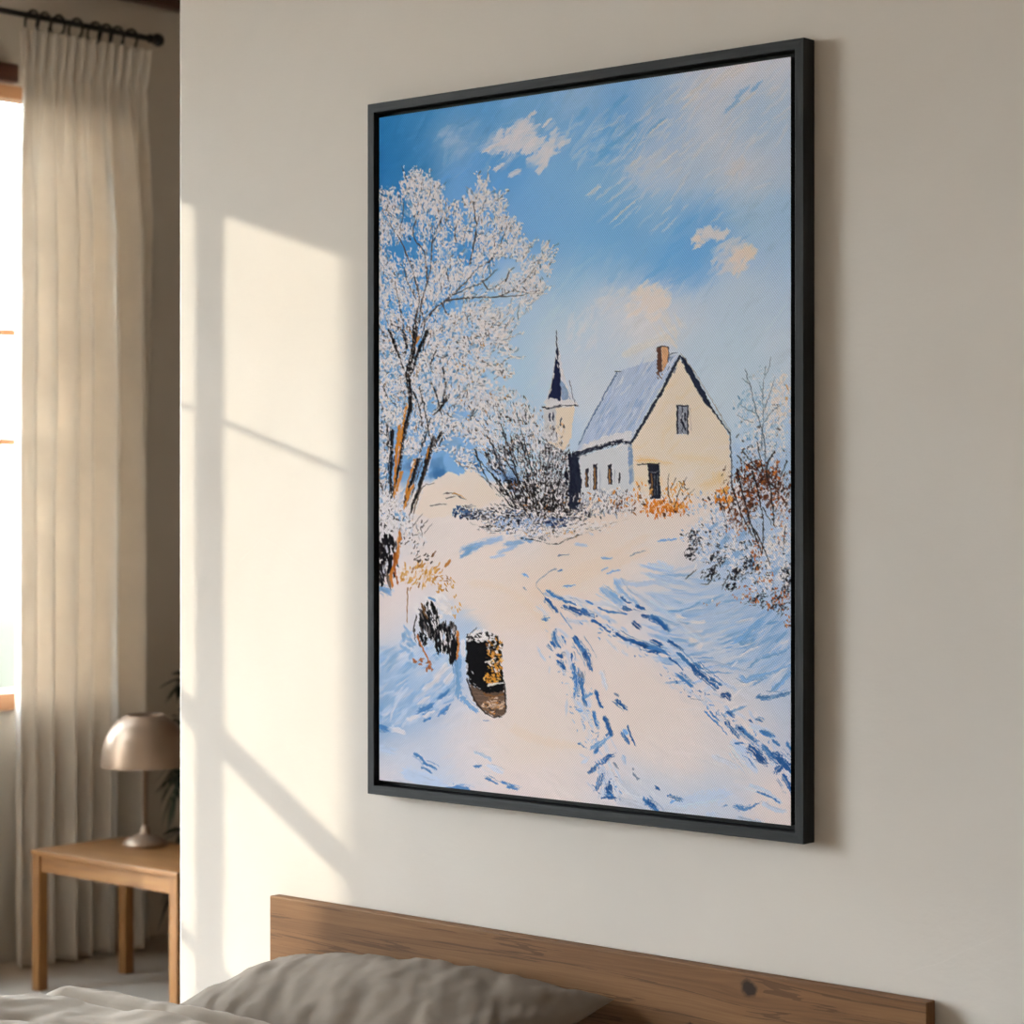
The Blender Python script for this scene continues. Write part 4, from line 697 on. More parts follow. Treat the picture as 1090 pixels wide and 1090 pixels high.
# ---- mesh helpers
class MB:
    def __init__(s): s.bm = bmesh.new(); s.uv = s.bm.loops.layers.uv.new('UVMap'); s.k = 0
    def box(s, x0, y0, z0, x1, y1, z1, bev=0.0, seg=2, grain=None):
        """axis-aligned box; UV in metres with U along its longest side"""
        t = bmesh.new(); bmesh.ops.create_cube(t, size=1)
        for v in t.verts: v.co = Vector(((x0 + x1) / 2 + v.co.x * (x1 - x0), (y0 + y1) / 2 + v.co.y * (y1 - y0), (z0 + z1) / 2 + v.co.z * (z1 - z0)))
        if bev: bmesh.ops.bevel(t, geom=list(t.edges), offset=bev, segments=seg, affect='EDGES', profile=0.5)
        d = (x1 - x0, y1 - y0, z1 - z0); g = grain if grain is not None else d.index(max(d))
        s.add(t, g)
    def add(s, t, g=0, mtx=None, smooth=None):
        if mtx is not None: t.transform(mtx)
        t.normal_update(); s.k += 1; mp = {}
        for v in t.verts: mp[v] = s.bm.verts.new(v.co)
        for f in t.faces:
            try: nf = s.bm.faces.new([mp[v] for v in f.verts])
            except ValueError: continue
            nf.smooth = f.smooth if smooth is None else smooth
            n = f.normal; o = [i for i in (0, 1, 2) if i != g]; a = o[0] if abs(n[o[0]]) < abs(n[o[1]]) else o[1]
            if abs(n[g]) > 0.8: a = o[0]; gg = o[1]
            else: gg = g
            for lp, ov in zip(nf.loops, f.verts): lp[s.uv].uv = (ov.co[gg] + s.k * 0.37, ov.co[a] + s.k * 0.213)
        t.free()
    def lathe(s, prof, seg=48, c=(0, 0, 0), smooth=True):
        t = bmesh.new(); rings = []
        for r, z in prof:
            rings.append([t.verts.new((c[0] + r * math.cos(2 * math.pi * i / seg), c[1] + r * math.sin(2 * math.pi * i / seg), c[2] + z)) for i in range(seg)] if r > 1e-6 else [t.verts.new((c[0], c[1], c[2] + z))])
        for A, B in zip(rings, rings[1:]):
            for i in range(seg):
                j = (i + 1) % seg
                if len(A) == 1 and len(B) == 1: continue
                if len(A) == 1: f = [A[0], B[j], B[i]]
                elif len(B) == 1: f = [A[i], A[j], B[0]]
                else: f = [A[i], A[j], B[j], B[i]]
                t.faces.new(f)
        bmesh.ops.recalc_face_normals(t, faces=t.faces); s.add(t, 2, smooth=smooth)
    def tube(s, pts, rad, seg=10, cap=True):
        t = bmesh.new(); rings = []; pts = [Vector(p) for p in pts]; up = None
        for i, p in enumerate(pts):
            d = (pts[min(i + 1, len(pts) - 1)] - pts[max(i - 1, 0)]).normalized()
            if up is None: up = Vector((0, 0, 1)) if abs(d.z) < 0.9 else Vector((1, 0, 0))
            a = d.cross(up).normalized(); b = a.cross(d).normalized(); up = b
            r = rad(i / (len(pts) - 1)) if callable(rad) else rad
            rings.append([t.verts.new(p + (a * math.cos(2 * math.pi * k / seg) + b * math.sin(2 * math.pi * k / seg)) * r) for k in range(seg)])
        for A, B in zip(rings, rings[1:]):
            for k in range(seg): t.faces.new([A[k], A[(k + 1) % seg], B[(k + 1) % seg], B[k]])
        if cap: t.faces.new(rings[0][::-1]); t.faces.new(rings[-1])
        bmesh.ops.recalc_face_normals(t, faces=t.faces); s.add(t, 0, smooth=True)
    def torus(s, c, r, tr, axis='y', seg=28, ts=8):
        t = bmesh.new(); rings = []
        for i in range(seg):
            a = 2 * math.pi * i / seg; ring = []
            for k in range(ts):
                b = 2 * math.pi * k / ts; q = r + tr * math.cos(b)
                ring.append(t.verts.new((c[0] + q * math.cos(a), c[1] + tr * math.sin(b), c[2] + q * math.sin(a))))
            rings.append(ring)
        for i in range(seg):
            for k in range(ts): t.faces.new([rings[i][k], rings[i][(k + 1) % ts], rings[(i + 1) % seg][(k + 1) % ts], rings[(i + 1) % seg][k]])
        bmesh.ops.recalc_face_normals(t, faces=t.faces); s.add(t, 0, smooth=True)
    def build(s, name, m, parent=None, origin=None, keep=False):
        me = bpy.data.meshes.new(name); o = bpy.data.objects.new(name, me)
        base = parent.matrix_world.translation if parent is not None and not keep else Vector((0, 0, 0))
        if parent is not None: base = world_loc(parent)
        org = Vector(origin) if origin is not None else base
        s.bm.transform(Matrix.Translation(-org)); s.bm.to_mesh(me); s.bm.free()
        me.materials.append(m); COL.objects.link(o)
        if parent is not None: o.parent = parent
        o.location = org - base
        return o
def world_loc(o):
    v = Vector(o.location)
    while o.parent is not None: o = o.parent; v += o.location
    return v
def tag(o, label, cat, group=None):
    o['label'] = label; o['category'] = cat
    if group: o['group'] = group
    return o
def thing(name, loc, label, cat, group=None):
    o = bpy.data.objects.new(name, None); o.empty_display_size = 0.1; COL.objects.link(o); o.location = loc
    return tag(o, label, cat, group)
def structure(o): o['kind'] = 'structure'; return o
def grid_mesh(name, nu, nv, fn, m, parent=None, origin=(0, 0, 0), uvfn=None, solid=0.0, smooth=True):
    vs = []; org = Vector(origin)
    for j in range(nv + 1):
        for i in range(nu + 1): vs.append(Vector(fn(i / nu, j / nv)) - org)
    fs = [(j * (nu + 1) + i, j * (nu + 1) + i + 1, (j + 1) * (nu + 1) + i + 1, (j + 1) * (nu + 1) + i) for j in range(nv) for i in range(nu)]
    me = bpy.data.meshes.new(name); me.from_pydata(vs, [], fs); me.update()
    if smooth: me.polygons.foreach_set('use_smooth', [True] * len(me.polygons))
    me.materials.append(m); o = bpy.data.objects.new(name, me); COL.objects.link(o)
    if parent is not None: o.parent = parent; o.location = org - world_loc(parent)
    else: o.location = org
    if solid:
        md = o.modifiers.new('thickness', 'SOLIDIFY'); md.thickness = solid; md.offset = 0
    return o

# ================================================================ setting
b = MB(); b.box(-6.6, -3.2, -0.1, 2.8, 6.6, 0.0); structure(b.build('floor', M['carpet']))
b = MB(); b.box(-6.6, -3.2, CEIL, 2.8, 6.6, CEIL + 0.1); structure(b.build('ceiling', M['ceiling']))
b = MB(); b.box(END_X, WALL_Y, 0, 2.8, WALL_Y + 0.16, CEIL, 0.006, 2); structure(b.build('wall_bed', M['wall']))
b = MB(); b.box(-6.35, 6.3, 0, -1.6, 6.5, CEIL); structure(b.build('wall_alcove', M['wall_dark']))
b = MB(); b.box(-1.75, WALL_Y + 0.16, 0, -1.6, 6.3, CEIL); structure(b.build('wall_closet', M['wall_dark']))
b = MB(); b.box(2.6, -3.0, 0, 2.8, WALL_Y, CEIL); structure(b.build('wall_right', M['wall_far']))
b = MB(); b.box(-6.35, -3.2, 0, 2.8, -3.0, CEIL); structure(b.build('wall_front', M['wall_far']))

SUN_A, SUN_B = 0.75, 0.30                       # sun travels (1, 0.75, -0.30)
GX = -6.22                                      # plane of the glazing bars
def back_y(u): return WALL_Y - SUN_A * (at_y(u, 500, WALL_Y).x - GX)
def back_z(u, v): p = at_y(u, v, WALL_Y); return p.z + SUN_B * (p.x - GX)
W2_Y0, W2_Y1 = -1.25, 1.18
W2_Z0, W2_Z1 = 0.72, back_z(238, 231) + 0.039
W1_Y0, W1_Y1 = 4.30, 4.95
W3_Y0, W3_Y1, W3_Z0 = 2.3, 3.72, 0.22
ZS, ZH = at_x(5, 737, -6.14).z, at_x(5, 104, -6.16).z
# window wall with two openings
b = MB(); wx0, wx1 = WIN_X - 0.2, WIN_X
b.box(wx0, -3.0, 0, wx1, W2_Y0, CEIL); b.box(wx0, W2_Y0, 0, wx1, W2_Y1, W2_Z0); b.box(wx0, W2_Y0, W2_Z1, wx1, W2_Y1, CEIL)
b.box(wx0, W2_Y1, 0, wx1, W3_Y0, CEIL); b.box(wx0, W3_Y0, 0, wx1, W3_Y1, W3_Z0); b.box(wx0, W3_Y0, ZH + 0.1, wx1, W3_Y1, CEIL); b.box(wx0, W3_Y1, 0, wx1, W1_Y0, CEIL); b.box(wx0, W1_Y0, 0, wx1, W1_Y1, ZS - 0.06); b.box(wx0, W1_Y0, ZH + 0.044, wx1, W1_Y1, CEIL); b.box(wx0, W1_Y1, 0, wx1, 6.3, CEIL)
structure(b.build('wall_left', M['wall_far']))
b = MB(); b.box(WIN_X, -3.0, at_x(160, 7, WIN_X).z, WIN_X + 0.05, 6.3, CEIL); structure(b.build('trim_1', M['dark_wood']))

# window_1: the one whose edge shows at the left
w1 = bpy.data.objects.new('window_1', None); COL.objects.link(w1); w1.location = (GX, (W1_Y0 + W1_Y1) / 2, ZS); structure(w1)
b = MB(); b.box(WIN_X - 0.04, W1_Y0 - 0.06, ZH + 0.045, WIN_X + 0.035, 4.635, ZH + 0.105, 0.003); b.build('lintel', M['dark_wood'], w1)
b = MB(); b.box(GX - 0.03, W1_Y0, ZH, GX + 0.06, W1_Y1, ZH + 0.045, 0.003); b.box(GX - 0.03, W1_Y0, ZS - 0.02, GX + 0.03, W1_Y0 + 0.05, ZH); b.box(GX - 0.03, W1_Y1 - 0.03, ZS - 0.02, GX + 0.03, W1_Y1, ZH); b.build('frame', M['window_wood'], w1)
b = MB(); b.box(WIN_X + 0.001, W1_Y0 - 0.05, ZS - 0.058, WIN_X + 0.03, 4.64, ZS, 0.004); b.box(GX - 0.04, W1_Y0, ZS - 0.05, WIN_X + 0.001, W1_Y1, ZS - 0.002); b.build('sill', M['window_wood'], w1)
b = MB()
for v in (354, 470.5):
    z = at_x(9, v, GX).z; b.box(GX - 0.008, W1_Y0 + 0.05, z - 0.013, GX + 0.008, W1_Y1 - 0.03, z + 0.013)
b.build('glazing_bar', M['window_wood'], w1)
b = MB(); b.box(GX - 0.024, W1_Y0 + 0.05, ZS, GX - 0.020, W1_Y1 - 0.03, ZH); b.build('pane', M['glass'], w1)
# window_2: the tall one whose bars throw the pattern of light on the bed wall
w2 = bpy.data.objects.new('window_2', None); COL.objects.link(w2); w2.location = (GX, (W2_Y0 + W2_Y1) / 2, W2_Z0); structure(w2)
b = MB(); ya, yb = back_y(238.5), back_y(207.5)
b.box(GX - 0.011, ya + 0.008, W2_Z0, GX + 0.011, yb - 0.008, W2_Z1)
for y in (0.22, -0.28, -0.78): b.box(GX - 0.011, y, W2_Z0, GX + 0.011, y + 0.045, W2_Z1)
b.box(GX - 0.03, W2_Y0, W2_Z0, GX + 0.03, W2_Y0 + 0.04, W2_Z1)
b.box(GX - 0.03, W2_Y1 - 0.04, W2_Z0, GX + 0.03, W2_Y1, W2_Z1)
b.build('mullion', M['window_wood'], w2)
b = MB(); z = back_z(238, 449); b.box(GX - 0.006, W2_Y0, z - 0.004, GX + 0.006, W2_Y1, z + 0.004); b.build('glazing_bar', M['window_wood'], w2)
def shadow_bar(zc, th):  # slanted bars added to the unseen window only to cast diagonal shadows
    t = bmesh.new(); m_ = 0.395; y0, y1 = 0.26, W2_Y1 - 0.04
    q = [(y0, zc + (y0 - ya) * m_), (y1, zc + (y1 - ya) * m_)]; V_ = []
    for x in (GX - 0.012, GX + 0.012):
        for (yy, zz) in q: V_ += [t.verts.new((x, yy, zz - th / 2)), t.verts.new((x, yy, zz + th / 2))]
    a0, a1, a2, a3, c0, c1, c2, c3 = V_
    for f in ((a0, a1, a3, a2), (c0, c2, c3, c1), (a0, a2, c2, c0), (a1, c1, c3, a3), (a0, c0, c1, a1), (a2, a3, c3, c2)): t.faces.new(f)
    bmesh.ops.recalc_face_normals(t, faces=t.faces); b.add(t, 1)
b = MB(); shadow_bar(back_z(238, 793), 0.047); b.build('slanted_shadow_bar', M['window_wood'], w2)
b = MB(); shadow_bar(back_z(192, 990) - 0.395 * (back_y(192) - ya), 0.02); b.build('slanted_shadow_bar', M['window_wood'], w2)
b = MB(); b.box(GX - 0.044, W2_Y0, W2_Z0, GX - 0.040, W2_Y1, W2_Z1); b.build('pane', M['glass'], w2)
b = MB(); b.box(GX - 0.03, W2_Y0, W2_Z0 - 0.04, WIN_X + 0.03, W2_Y1, W2_Z0, 0.003); b.build('sill', M['window_wood'], w2)
# window_3_added: low-silled, unseen opening added to bring sun to the table and alcove
w3 = bpy.data.objects.new('window_3_added', None); COL.objects.link(w3); w3.location = (GX, (W3_Y0 + W3_Y1) / 2, W3_Z0); structure(w3)
b = MB()
for y in (W3_Y0, 3.0, W3_Y1 - 0.035): b.box(GX - 0.02, y, W3_Z0, GX + 0.02, y + 0.035, ZH + 0.1)
b.box(GX - 0.02, W3_Y0, ZH + 0.06, GX + 0.02, W3_Y1, ZH + 0.1); b.build('frame', M['window_wood'], w3)
b = MB(); b.box(GX - 0.034, W3_Y0, W3_Z0, GX - 0.030, W3_Y1, ZH + 0.1); b.build('pane', M['glass'], w3)
b = MB(); b.box(GX - 0.03, W3_Y0, W3_Z0 - 0.04, WIN_X + 0.03, W3_Y1, W3_Z0, 0.003); b.build('sill', M['window_wood'], w3)
# unseen block added outside to cut the sun; its end softens the right-hand edge of the light
gx = -11.0; gy = WALL_Y - SUN_A * (at_y(366, 500, WALL_Y).x - gx + 0.3)
b = MB(); b.box(gx - 0.3, gy - 2.0, -0.3, gx, gy, 4.6); structure(b.build('wall_sun_block', M['sun_block']))

# ================================================================ framed painting
fl, fr_ = at_y(391, 111.4, 2.903), at_y(855.3, 40, 2.903)
X0, X1, Z0, Z1 = fl.x, fr_.x, 0.9828, 2.1828; YF = 2.903
pt = thing('framed_painting', ((X0 + X1) / 2, WALL_Y, Z0), 'large framed painting of a snowy village lane with a cream house', 'painting')
FW, GAP = 0.0158, 0.0095
def bar(b_, outer, inner, y0, y1):
    """a mitred ring between two rectangles (x0,z0,x1,z1)"""
    def ring(q, y): return [Vector((q[0], y, q[1])), Vector((q[2], y, q[1])), Vector((q[2], y, q[3])), Vector((q[0], y, q[3]))]
    for k in range(4):
        t = bmesh.new(); j = (k + 1) % 4
        o0, o1, i0, i1 = ring(outer, y0), ring(outer, y1), ring(inner, y0), ring(inner, y1)
        V_ = [t.verts.new(p) for p in (o0[k], o0[j], i0[j], i0[k], o1[k], o1[j], i1[j], i1[k])]
        for f in ((0, 1, 2, 3), (4, 7, 6, 5), (0, 4, 5, 1), (3, 2, 6, 7), (0, 3, 7, 4), (1, 5, 6, 2)): t.faces.new([V_[q] for q in f])
        bmesh.ops.recalc_face_normals(t, faces=t.faces)
        ed = [e for e in t.edges if abs(e.verts[0].co.y - y0) < 1e-6 and abs(e.verts[1].co.y - y0) < 1e-6 and (e.verts[0].co - e.verts[1].co).length > 0.1]
        bmesh.ops.bevel(t, geom=ed, offset=0.0009, segments=1, affect='EDGES')
        b_.add(t, 0 if k % 2 == 0 else 2)
b = MB()
bar(b, (X0, Z0, X1, Z1), (X0 + FW, Z0 + FW, X1 - FW, Z1 - FW), YF, WALL_Y - 0.001)
bar(b, (X0 + FW, Z0 + FW, X1 - FW, Z1 - FW), (X0 + 0.06, Z0 + 0.06, X1 - 0.06, Z1 - 0.06), YF + 0.024, WALL_Y - 0.001)
b.build('frame', M['frame'], pt)

img, hgt = paint()
IN = FW + GAP; cx0, cx1, cz0, cz1 = X0 + IN, X1 - IN, Z0 + IN, Z1 - IN; YC = YF + 0.004
NX, NZ = 660, 880
gx_, gz_ = np.meshgrid(np.linspace(cx0, cx1, NX), np.linspace(cz1, cz0, NZ))
Xc = gx_ * CA + YC * SA; Zc = -gx_ * SA + YC * CA
su = (CX + F * Xc / Zc - PX0) * PS; sv = (HY - F * (gz_ - EYE) / Zc - PY0) * PS
def sample(A):
    x = np.clip(su, 0, PW - 1.001); y = np.clip(sv, 0, PH - 1.001); xi = x.astype(int); yi = y.astype(int); tx = x - xi; ty = y - yi
    if A.ndim == 3: tx = tx[..., None]; ty = ty[..., None]
    return (A[yi, xi] * (1 - tx) + A[yi, xi + 1] * tx) * (1 - ty) + (A[yi + 1, xi] * (1 - tx) + A[yi + 1, xi + 1] * tx) * ty
rgb = sample(img); hh = sample(hgt)
lin = np.where(rgb <= 0.04045, rgb / 12.92, ((rgb + 0.055) / 1.055) ** 2.4)
lin = lin * np.array(PAINT_GAIN); lin = np.clip(lin / np.maximum(1, lin.max(-1, keepdims=True) / 0.92), 0.0015, 0.92)
co = np.stack([gx_, YC - 0.0009 * np.clip(hh, 0, 1.2), gz_], -1).reshape(-1, 3)
nb = NX * NZ
box = np.array([(x, y, z) for y in (YC + 0.0006, YC + 0.021) for (x, z) in ((cx0, cz0), (cx1, cz0), (cx1, cz1), (cx0, cz1))])
org = np.array(world_loc(pt)); allco = np.concatenate([co, box]) - org
ii = np.arange(nb).reshape(NZ, NX)
q = np.stack([ii[:-1, :-1], ii[1:, :-1], ii[1:, 1:], ii[:-1, 1:]], -1).reshape(-1, 4)
bx = nb + np.array([(4, 5, 6, 7), (0, 4, 7, 3), (1, 2, 6, 5), (3, 7, 6, 2), (0, 1, 5, 4)])
quads = np.concatenate([q, bx]).astype(np.int32)
me = bpy.data.meshes.new('canvas'); me.vertices.add(len(allco)); me.vertices.foreach_set('co', allco.astype(np.float32).ravel())
me.loops.add(quads.size); me.loops.foreach_set('vertex_index', quads.ravel())
me.polygons.add(len(quads)); me.polygons.foreach_set('loop_start', np.arange(0, quads.size, 4, dtype=np.int32))
me.update(calc_edges=True); me.validate()
sm = np.ones(len(me.polygons), bool); sm[-5:] = False; me.polygons.foreach_set('use_smooth', sm)
ca = me.color_attributes.new('pigment', 'FLOAT_COLOR', 'POINT')
cc = np.ones((len(allco), 4), np.float32); cc[:nb, :3] = lin.reshape(-1, 3); cc[nb:, :3] = (0.02, 0.02, 0.022); ca.data.foreach_set('color', cc.ravel())
def canvas_mat():
    m, nt, b = mat('oil_on_canvas'); a = nt.nodes.new('ShaderNodeAttribute'); a.attribute_name = 'pigment'
    o = coord(nt)
    def wave(rot, sc):
        w = nt.nodes.new('ShaderNodeTexWave'); w.wave_type = 'BANDS'; w.bands_direction = 'X'; w.inputs['Scale'].default_value = sc; w.inputs['Distortion'].default_value = 0.6; w.inputs['Detail'].default_value = 1
        nt.links.new(mapping(nt, o, (1, 1, 1), (0, rot, 0)), w.inputs['Vector']); return w.outputs['Fac']
    h = math_(nt, 'MULTIPLY', wave(R(38), 95), math_(nt, 'ADD', 0.35, wave(R(-52), 95)))
    mx = nt.nodes.new('ShaderNodeMixRGB'); mx.blend_type = 'MULTIPLY'; mx.inputs[0].default_value = 1.0
    nt.links.new(a.outputs['Color'], mx.inputs[1]); nt.links.new(ramp(nt, h, [(0.0, (0.72, 0.715, 0.71)), (0.6, (1, 1, 1))]), mx.inputs[2])
    nt.links.new(mx.outputs[0], b.inputs['Base Color']); bump(nt, b, h, 0.5, 0.0008)
    b.inputs['Roughness'].default_value = 0.8; b.inputs['Specular IOR Level'].default_value = 0.02
    return m
me.materials.append(canvas_mat())
cv = bpy.data.objects.new('canvas', me); COL.objects.link(cv); cv.parent = pt

# ================================================================ bed
HBY = 2.905
hl, hr = at_y(287, 958, HBY), at_y(986.5, 1072.5, HBY); HT = 0.777
KNOTS = []
kp = at_y(797, 1052, HBY)
BX0, BX1, BY0 = hl.x, hr.x, 0.95
bed = thing('bed', ((BX0 + BX1) / 2, 1.9, 0), 'wooden bed with a low knotty brown plank headboard against the cream wall', 'bed')
b = MB(); b.k = -1
b.box(BX0, HBY, 0.28, BX1, WALL_Y - 0.004, HT, 0.002, 2, 0)
for (u, v, amp, rad_) in ((797, 1052, 0.036, 0.036), (735, 1096, 0.016, 0.03)):
    p = at_y(u, v, HBY); KNOTS.append((p.x, p.z, amp, rad_))
b.build('headboard', headboard_wood(), bed)
b = MB(); b.box(BX0, BY0, 0.20, BX0 + 0.03, HBY, 0.36, 0.003); b.box(BX1 - 0.03, BY0, 0.20, BX1, HBY, 0.36, 0.003); b.box(BX0 + 0.03, BY0, 0.20, BX1 - 0.03, BY0 + 0.03, 0.36, 0.003); b.box(BX0 + 0.03, BY0 + 0.03, 0.25, BX1 - 0.03, HBY, 0.30); b.build('bed_frame', M['oak'], bed)
for (x, y) in ((BX0 + 0.03, BY0 + 0.03), (BX1 - 0.09, BY0 + 0.03), (BX0 + 0.03, HBY - 0.09), (BX1 - 0.09, HBY - 0.09)):
    b = MB(); b.box(x, y, 0, x + 0.06, y + 0.06, 0.25, 0.003); b.build('leg', M['oak'], bed)
b = MB(); b.box(BX0 + 0.032, BY0 + 0.035, 0.30, BX1 - 0.032, HBY - 0.004, 0.575, 0.04, 4); b.build('mattress', M['mattress'], bed)

def fb(p, s): return mnoise.fractal(Vector(p) * s, 0.6, 2.1, 4)
MXC, MHW = (BX0 + BX1) / 2, (BX1 - BX0) / 2
def duvet_fn(a, c):
    hw = MHW + 0.03; drop = 0.36; L = hw + drop
    s_ = (a * 2 - 1) * L
    hx = min(1, max(0, (s_ + hw + 0.02) / 0.055)); hx = hx * hx * (3 - 2 * hx); head = 2.70 - 0.118 * hx
    y = BY0 - 0.05 + (head - BY0 + 0.05) * c
    # plump top that rolls down towards the pillow
    e = (head - y)
    roll = 1 - math.exp(-max(0, e) / (0.115 - 0.035 * hx))
    top = 0.592 + 0.106 * roll
    top += (0.012 * fb((s_ * 1.0, y, 0.3), 3.2) + 0.006 * fb((s_, y * .7, 1.7), 9)) * roll
    # the turned-over hem: one long soft crease across the bed
    ln = y - (2.36 + 0.45 * (s_ + hw) * 0.35 + 0.02 * math.sin(s_ * 7))
    top += -0.016 * math.exp(-(ln / 0.016) ** 2) + 0.012 * math.exp(-((ln - 0.05) / 0.05) ** 2)
    top += -0.010 * math.exp(-((y - 2.18 - 0.25 * (s_ + hw)) / 0.02) ** 2)
    if abs(s_) <= hw - 0.07: x = s_; z = top
    else:
        q = abs(s_) - (hw - 0.07); r_ = 0.075
        if q < r_ * 1.57: th = q / r_; x = math.copysign(hw - 0.07 + r_ * math.sin(th), s_); z = top - r_ * (1 - math.cos(th))
        else:
            d_ = q - r_ * 1.57; x = math.copysign(hw + 0.005 + 0.012 * math.sin(y * 17 + 2 * fb((y, 0, 2), 2)) * min(1, d_ / 0.1) + 0.05 * d_, s_); z = top - r_ - d_
    if y < BY0: z -= (BY0 - y) * 1.5
    return (MXC + x, y, z)
dv = grid_mesh('duvet', 150, 190, duvet_fn, M['duvet'], None, (MXC, 1.8, 0.575), solid=0.008)
tag(dv, 'rumpled warm grey linen duvet spread over the bed in the bottom left corner', 'duvet')

PC = Vector((-2.676, 2.742, 0.607)); PWD, PDP = 0.775, 0.30
def pillow_fn(sgn):
    def fn(a, c):
        p, q = a * 2 - 1, c * 2 - 1
        # resample so that rows bunch at the seam
        p = math.sin(p * math.pi / 2); q = math.sin(q * math.pi / 2)
        t = max(0, (1 - abs(p) ** 2.6)) ** 0.55 * max(0, (1 - abs(q) ** 2.3)) ** 0.55
        x = PWD / 2 * p * (1 - 0.045 * (1 - q * q)); y = PDP / 2 * q * (1 - 0.05 * (1 - p * p))
        h = (0.071 * (1 - 0.20 * max(0, -p + 0.1)) if sgn > 0 else -0.050) * t
        if sgn > 0:
            an = math.atan2(q, p); edge = max(abs(p), abs(q))
            fr = min(1, t * 2)
            wr = math.sin((x + 0.55 * y) * 95 + 6.0 * fb((x, y, .2), 5)) * max(0, -q * 0.9 + 0.15) * (0.35 + 0.65 * max(0, fb((x, y, 9.2), 4) + 0.4))
            h += 0.0024 * wr * fr + 0.0042 * fb((x * 1.2 + y * .6, y, 3.3), 5) * fr + 0.0032 * fb((x * 1.9 + y * 1.2, y * .5, 7.1), 15) * fr
            h += 0.004 * math.sin((x - 0.9 * y * math.copysign(1, p)) * 60) * max(0, abs(p) - 0.6) * 2 * fr
        # leans back a little on the headboard and sags at the left
        z = 0.047 + h + 0.03 * q - 0.012 * max(0, -p) + 0.022 * max(0, p) * (0.4 + 0.6 * max(0, q))
        ra = R(-0.5)
        return (PC.x + x * math.cos(ra) - y * math.sin(ra), PC.y + x * math.sin(ra) + y * math.cos(ra), PC.z + z)
    return fn
pb = bmesh.new(); nu, nv = 110, 70; rows = {}
for sg in (1, -1):
    fn = pillow_fn(sg); g = [[pb.verts.new(fn(i / nu, j / nv)) for i in range(nu + 1)] for j in range(nv + 1)]
    for j in range(nv):
        for i in range(nu):
            f = [g[j][i], g[j][i + 1], g[j + 1][i + 1], g[j + 1][i]]
            pb.faces.new(f if sg > 0 else f[::-1])
bmesh.ops.remove_doubles(pb, verts=pb.verts, dist=0.0004)
for f in pb.faces: f.smooth = True
bmesh.ops.recalc_face_normals(pb, faces=pb.faces)
mb = MB(); mb.add(pb, 0); pil = mb.build('pillow', M['pillow'], None, PC)
tag(pil, 'plump taupe linen pillow leaning on the wooden headboard', 'pillow')

# ================================================================ side table and lamp
TZ = 0.4275; TY = 4.40; TX0 = at_y(34, 1000, TY).x; TX1 = at_y(180, 1000, TY).x + 0.034; TD = 0.37; LG = 0.034
st = thing('side_table', ((TX0 + TX1) / 2, TY + TD / 2, 0), 'small brown wooden side table with square legs in front of the curtain', 'side table')
b = MB(); b.box(TX0 - 0.004, TY - 0.004, TZ - 0.017, TX1 + 0.004, TY + TD + 0.004, TZ, 0.002, 2, 0); b.build('tabletop', M['oak'], st)
for (x, y) in ((TX0, TY), (TX1 - LG, TY), (TX0, TY + TD - LG), (TX1 - LG, TY + TD - LG)):
    b = MB(); b.box(x, y, 0, x + LG, y + LG, TZ - 0.017, 0.0015); b.build('leg', M['oak'], st)
for (x0, y0, x1, y1) in ((TX0 + LG, TY + 0.008, TX1 - LG, TY + 0.026), (TX0 + LG, TY + TD - 0.022, TX1 - LG, TY + TD - 0.004), (TX0 + 0.004, TY + LG, TX0 + 0.022, TY + TD - LG), (TX1 - 0.022, TY + LG, TX1 - 0.004, TY + TD - LG)):
    b = MB(); b.box(x0, y0, TZ - 0.066, x1, y1, TZ - 0.0195, 0.001); b.build('apron', M['oak'], st)
kk = (154.5 - CX) / F; LZ = 7.155; LX, LY = LZ * (kk * CA - SA), LZ * (kk * SA + CA)
lp = thing('table_lamp', (LX, LY, TZ), 'taupe metal table lamp with a domed shade standing on the side table', 'lamp')
c = (LX, LY, TZ)
b = MB(); b.lathe([(0, 0.0), (0.064, 0.0), (0.0685, 0.004), (0.0685, 0.010), (0.064, 0.017), (0.052, 0.025), (0.036, 0.032), (0.022, 0.037), (0.0145, 0.041), (0.0155, 0.047), (0.0145, 0.054), (0.0105, 0.060), (0.0085, 0.064), (0, 0.064)], 56, c); b.build('base', M['lamp'], lp)
b = MB(); b.lathe([(0, 0.060), (0.0078, 0.060), (0.0078, 0.345), (0.014, 0.347), (0.014, 0.372), (0, 0.372)], 24, c); b.build('stem', M['lamp'], lp)
b = MB(); pr = []
ZB, ZT, RB, RT = 0.247, 0.4015, 0.134, 0.0585
PT = [(0, 1.0), (0.15, 0.993), (0.4, 0.947), (0.62, 0.86), (0.81, 0.72), (0.945, 0.544), (1.0, 0.44)]
for i in range(31):
    t = 1 - (1 - i / 30) ** 1.5
    for (t0, r0), (t1, r1) in zip(PT, PT[1:]):
        if t <= t1 + 1e-9: break
    i0 = PT.index((t0, r0)); sl0 = (PT[i0 + 1][1] - PT[max(0, i0 - 1)][1]) / (PT[i0 + 1][0] - PT[max(0, i0 - 1)][0]); i1 = i0 + 1
    sl1 = (PT[min(6, i1 + 1)][1] - PT[i1 - 1][1]) / (PT[min(6, i1 + 1)][0] - PT[i1 - 1][0]); dt = t1 - t0; q_ = (t - t0) / dt
    h0, h1, h2, h3 = 2 * q_**3 - 3 * q_**2 + 1, q_**3 - 2 * q_**2 + q_, -2 * q_**3 + 3 * q_**2, q_**3 - q_**2
    pr.append((RB * (h0 * r0 + h1 * dt * sl0 + h2 * r1 + h3 * dt * sl1), ZB + (ZT - ZB) * t))
sc_ = [(r_ if r_ > RT else RT, z) for r_, z in pr]
inner = [(max(r_ - 0.003, 0.02), z - (0.002 if i > 3 else 0)) for i, (r_, z) in enumerate(sc_)]
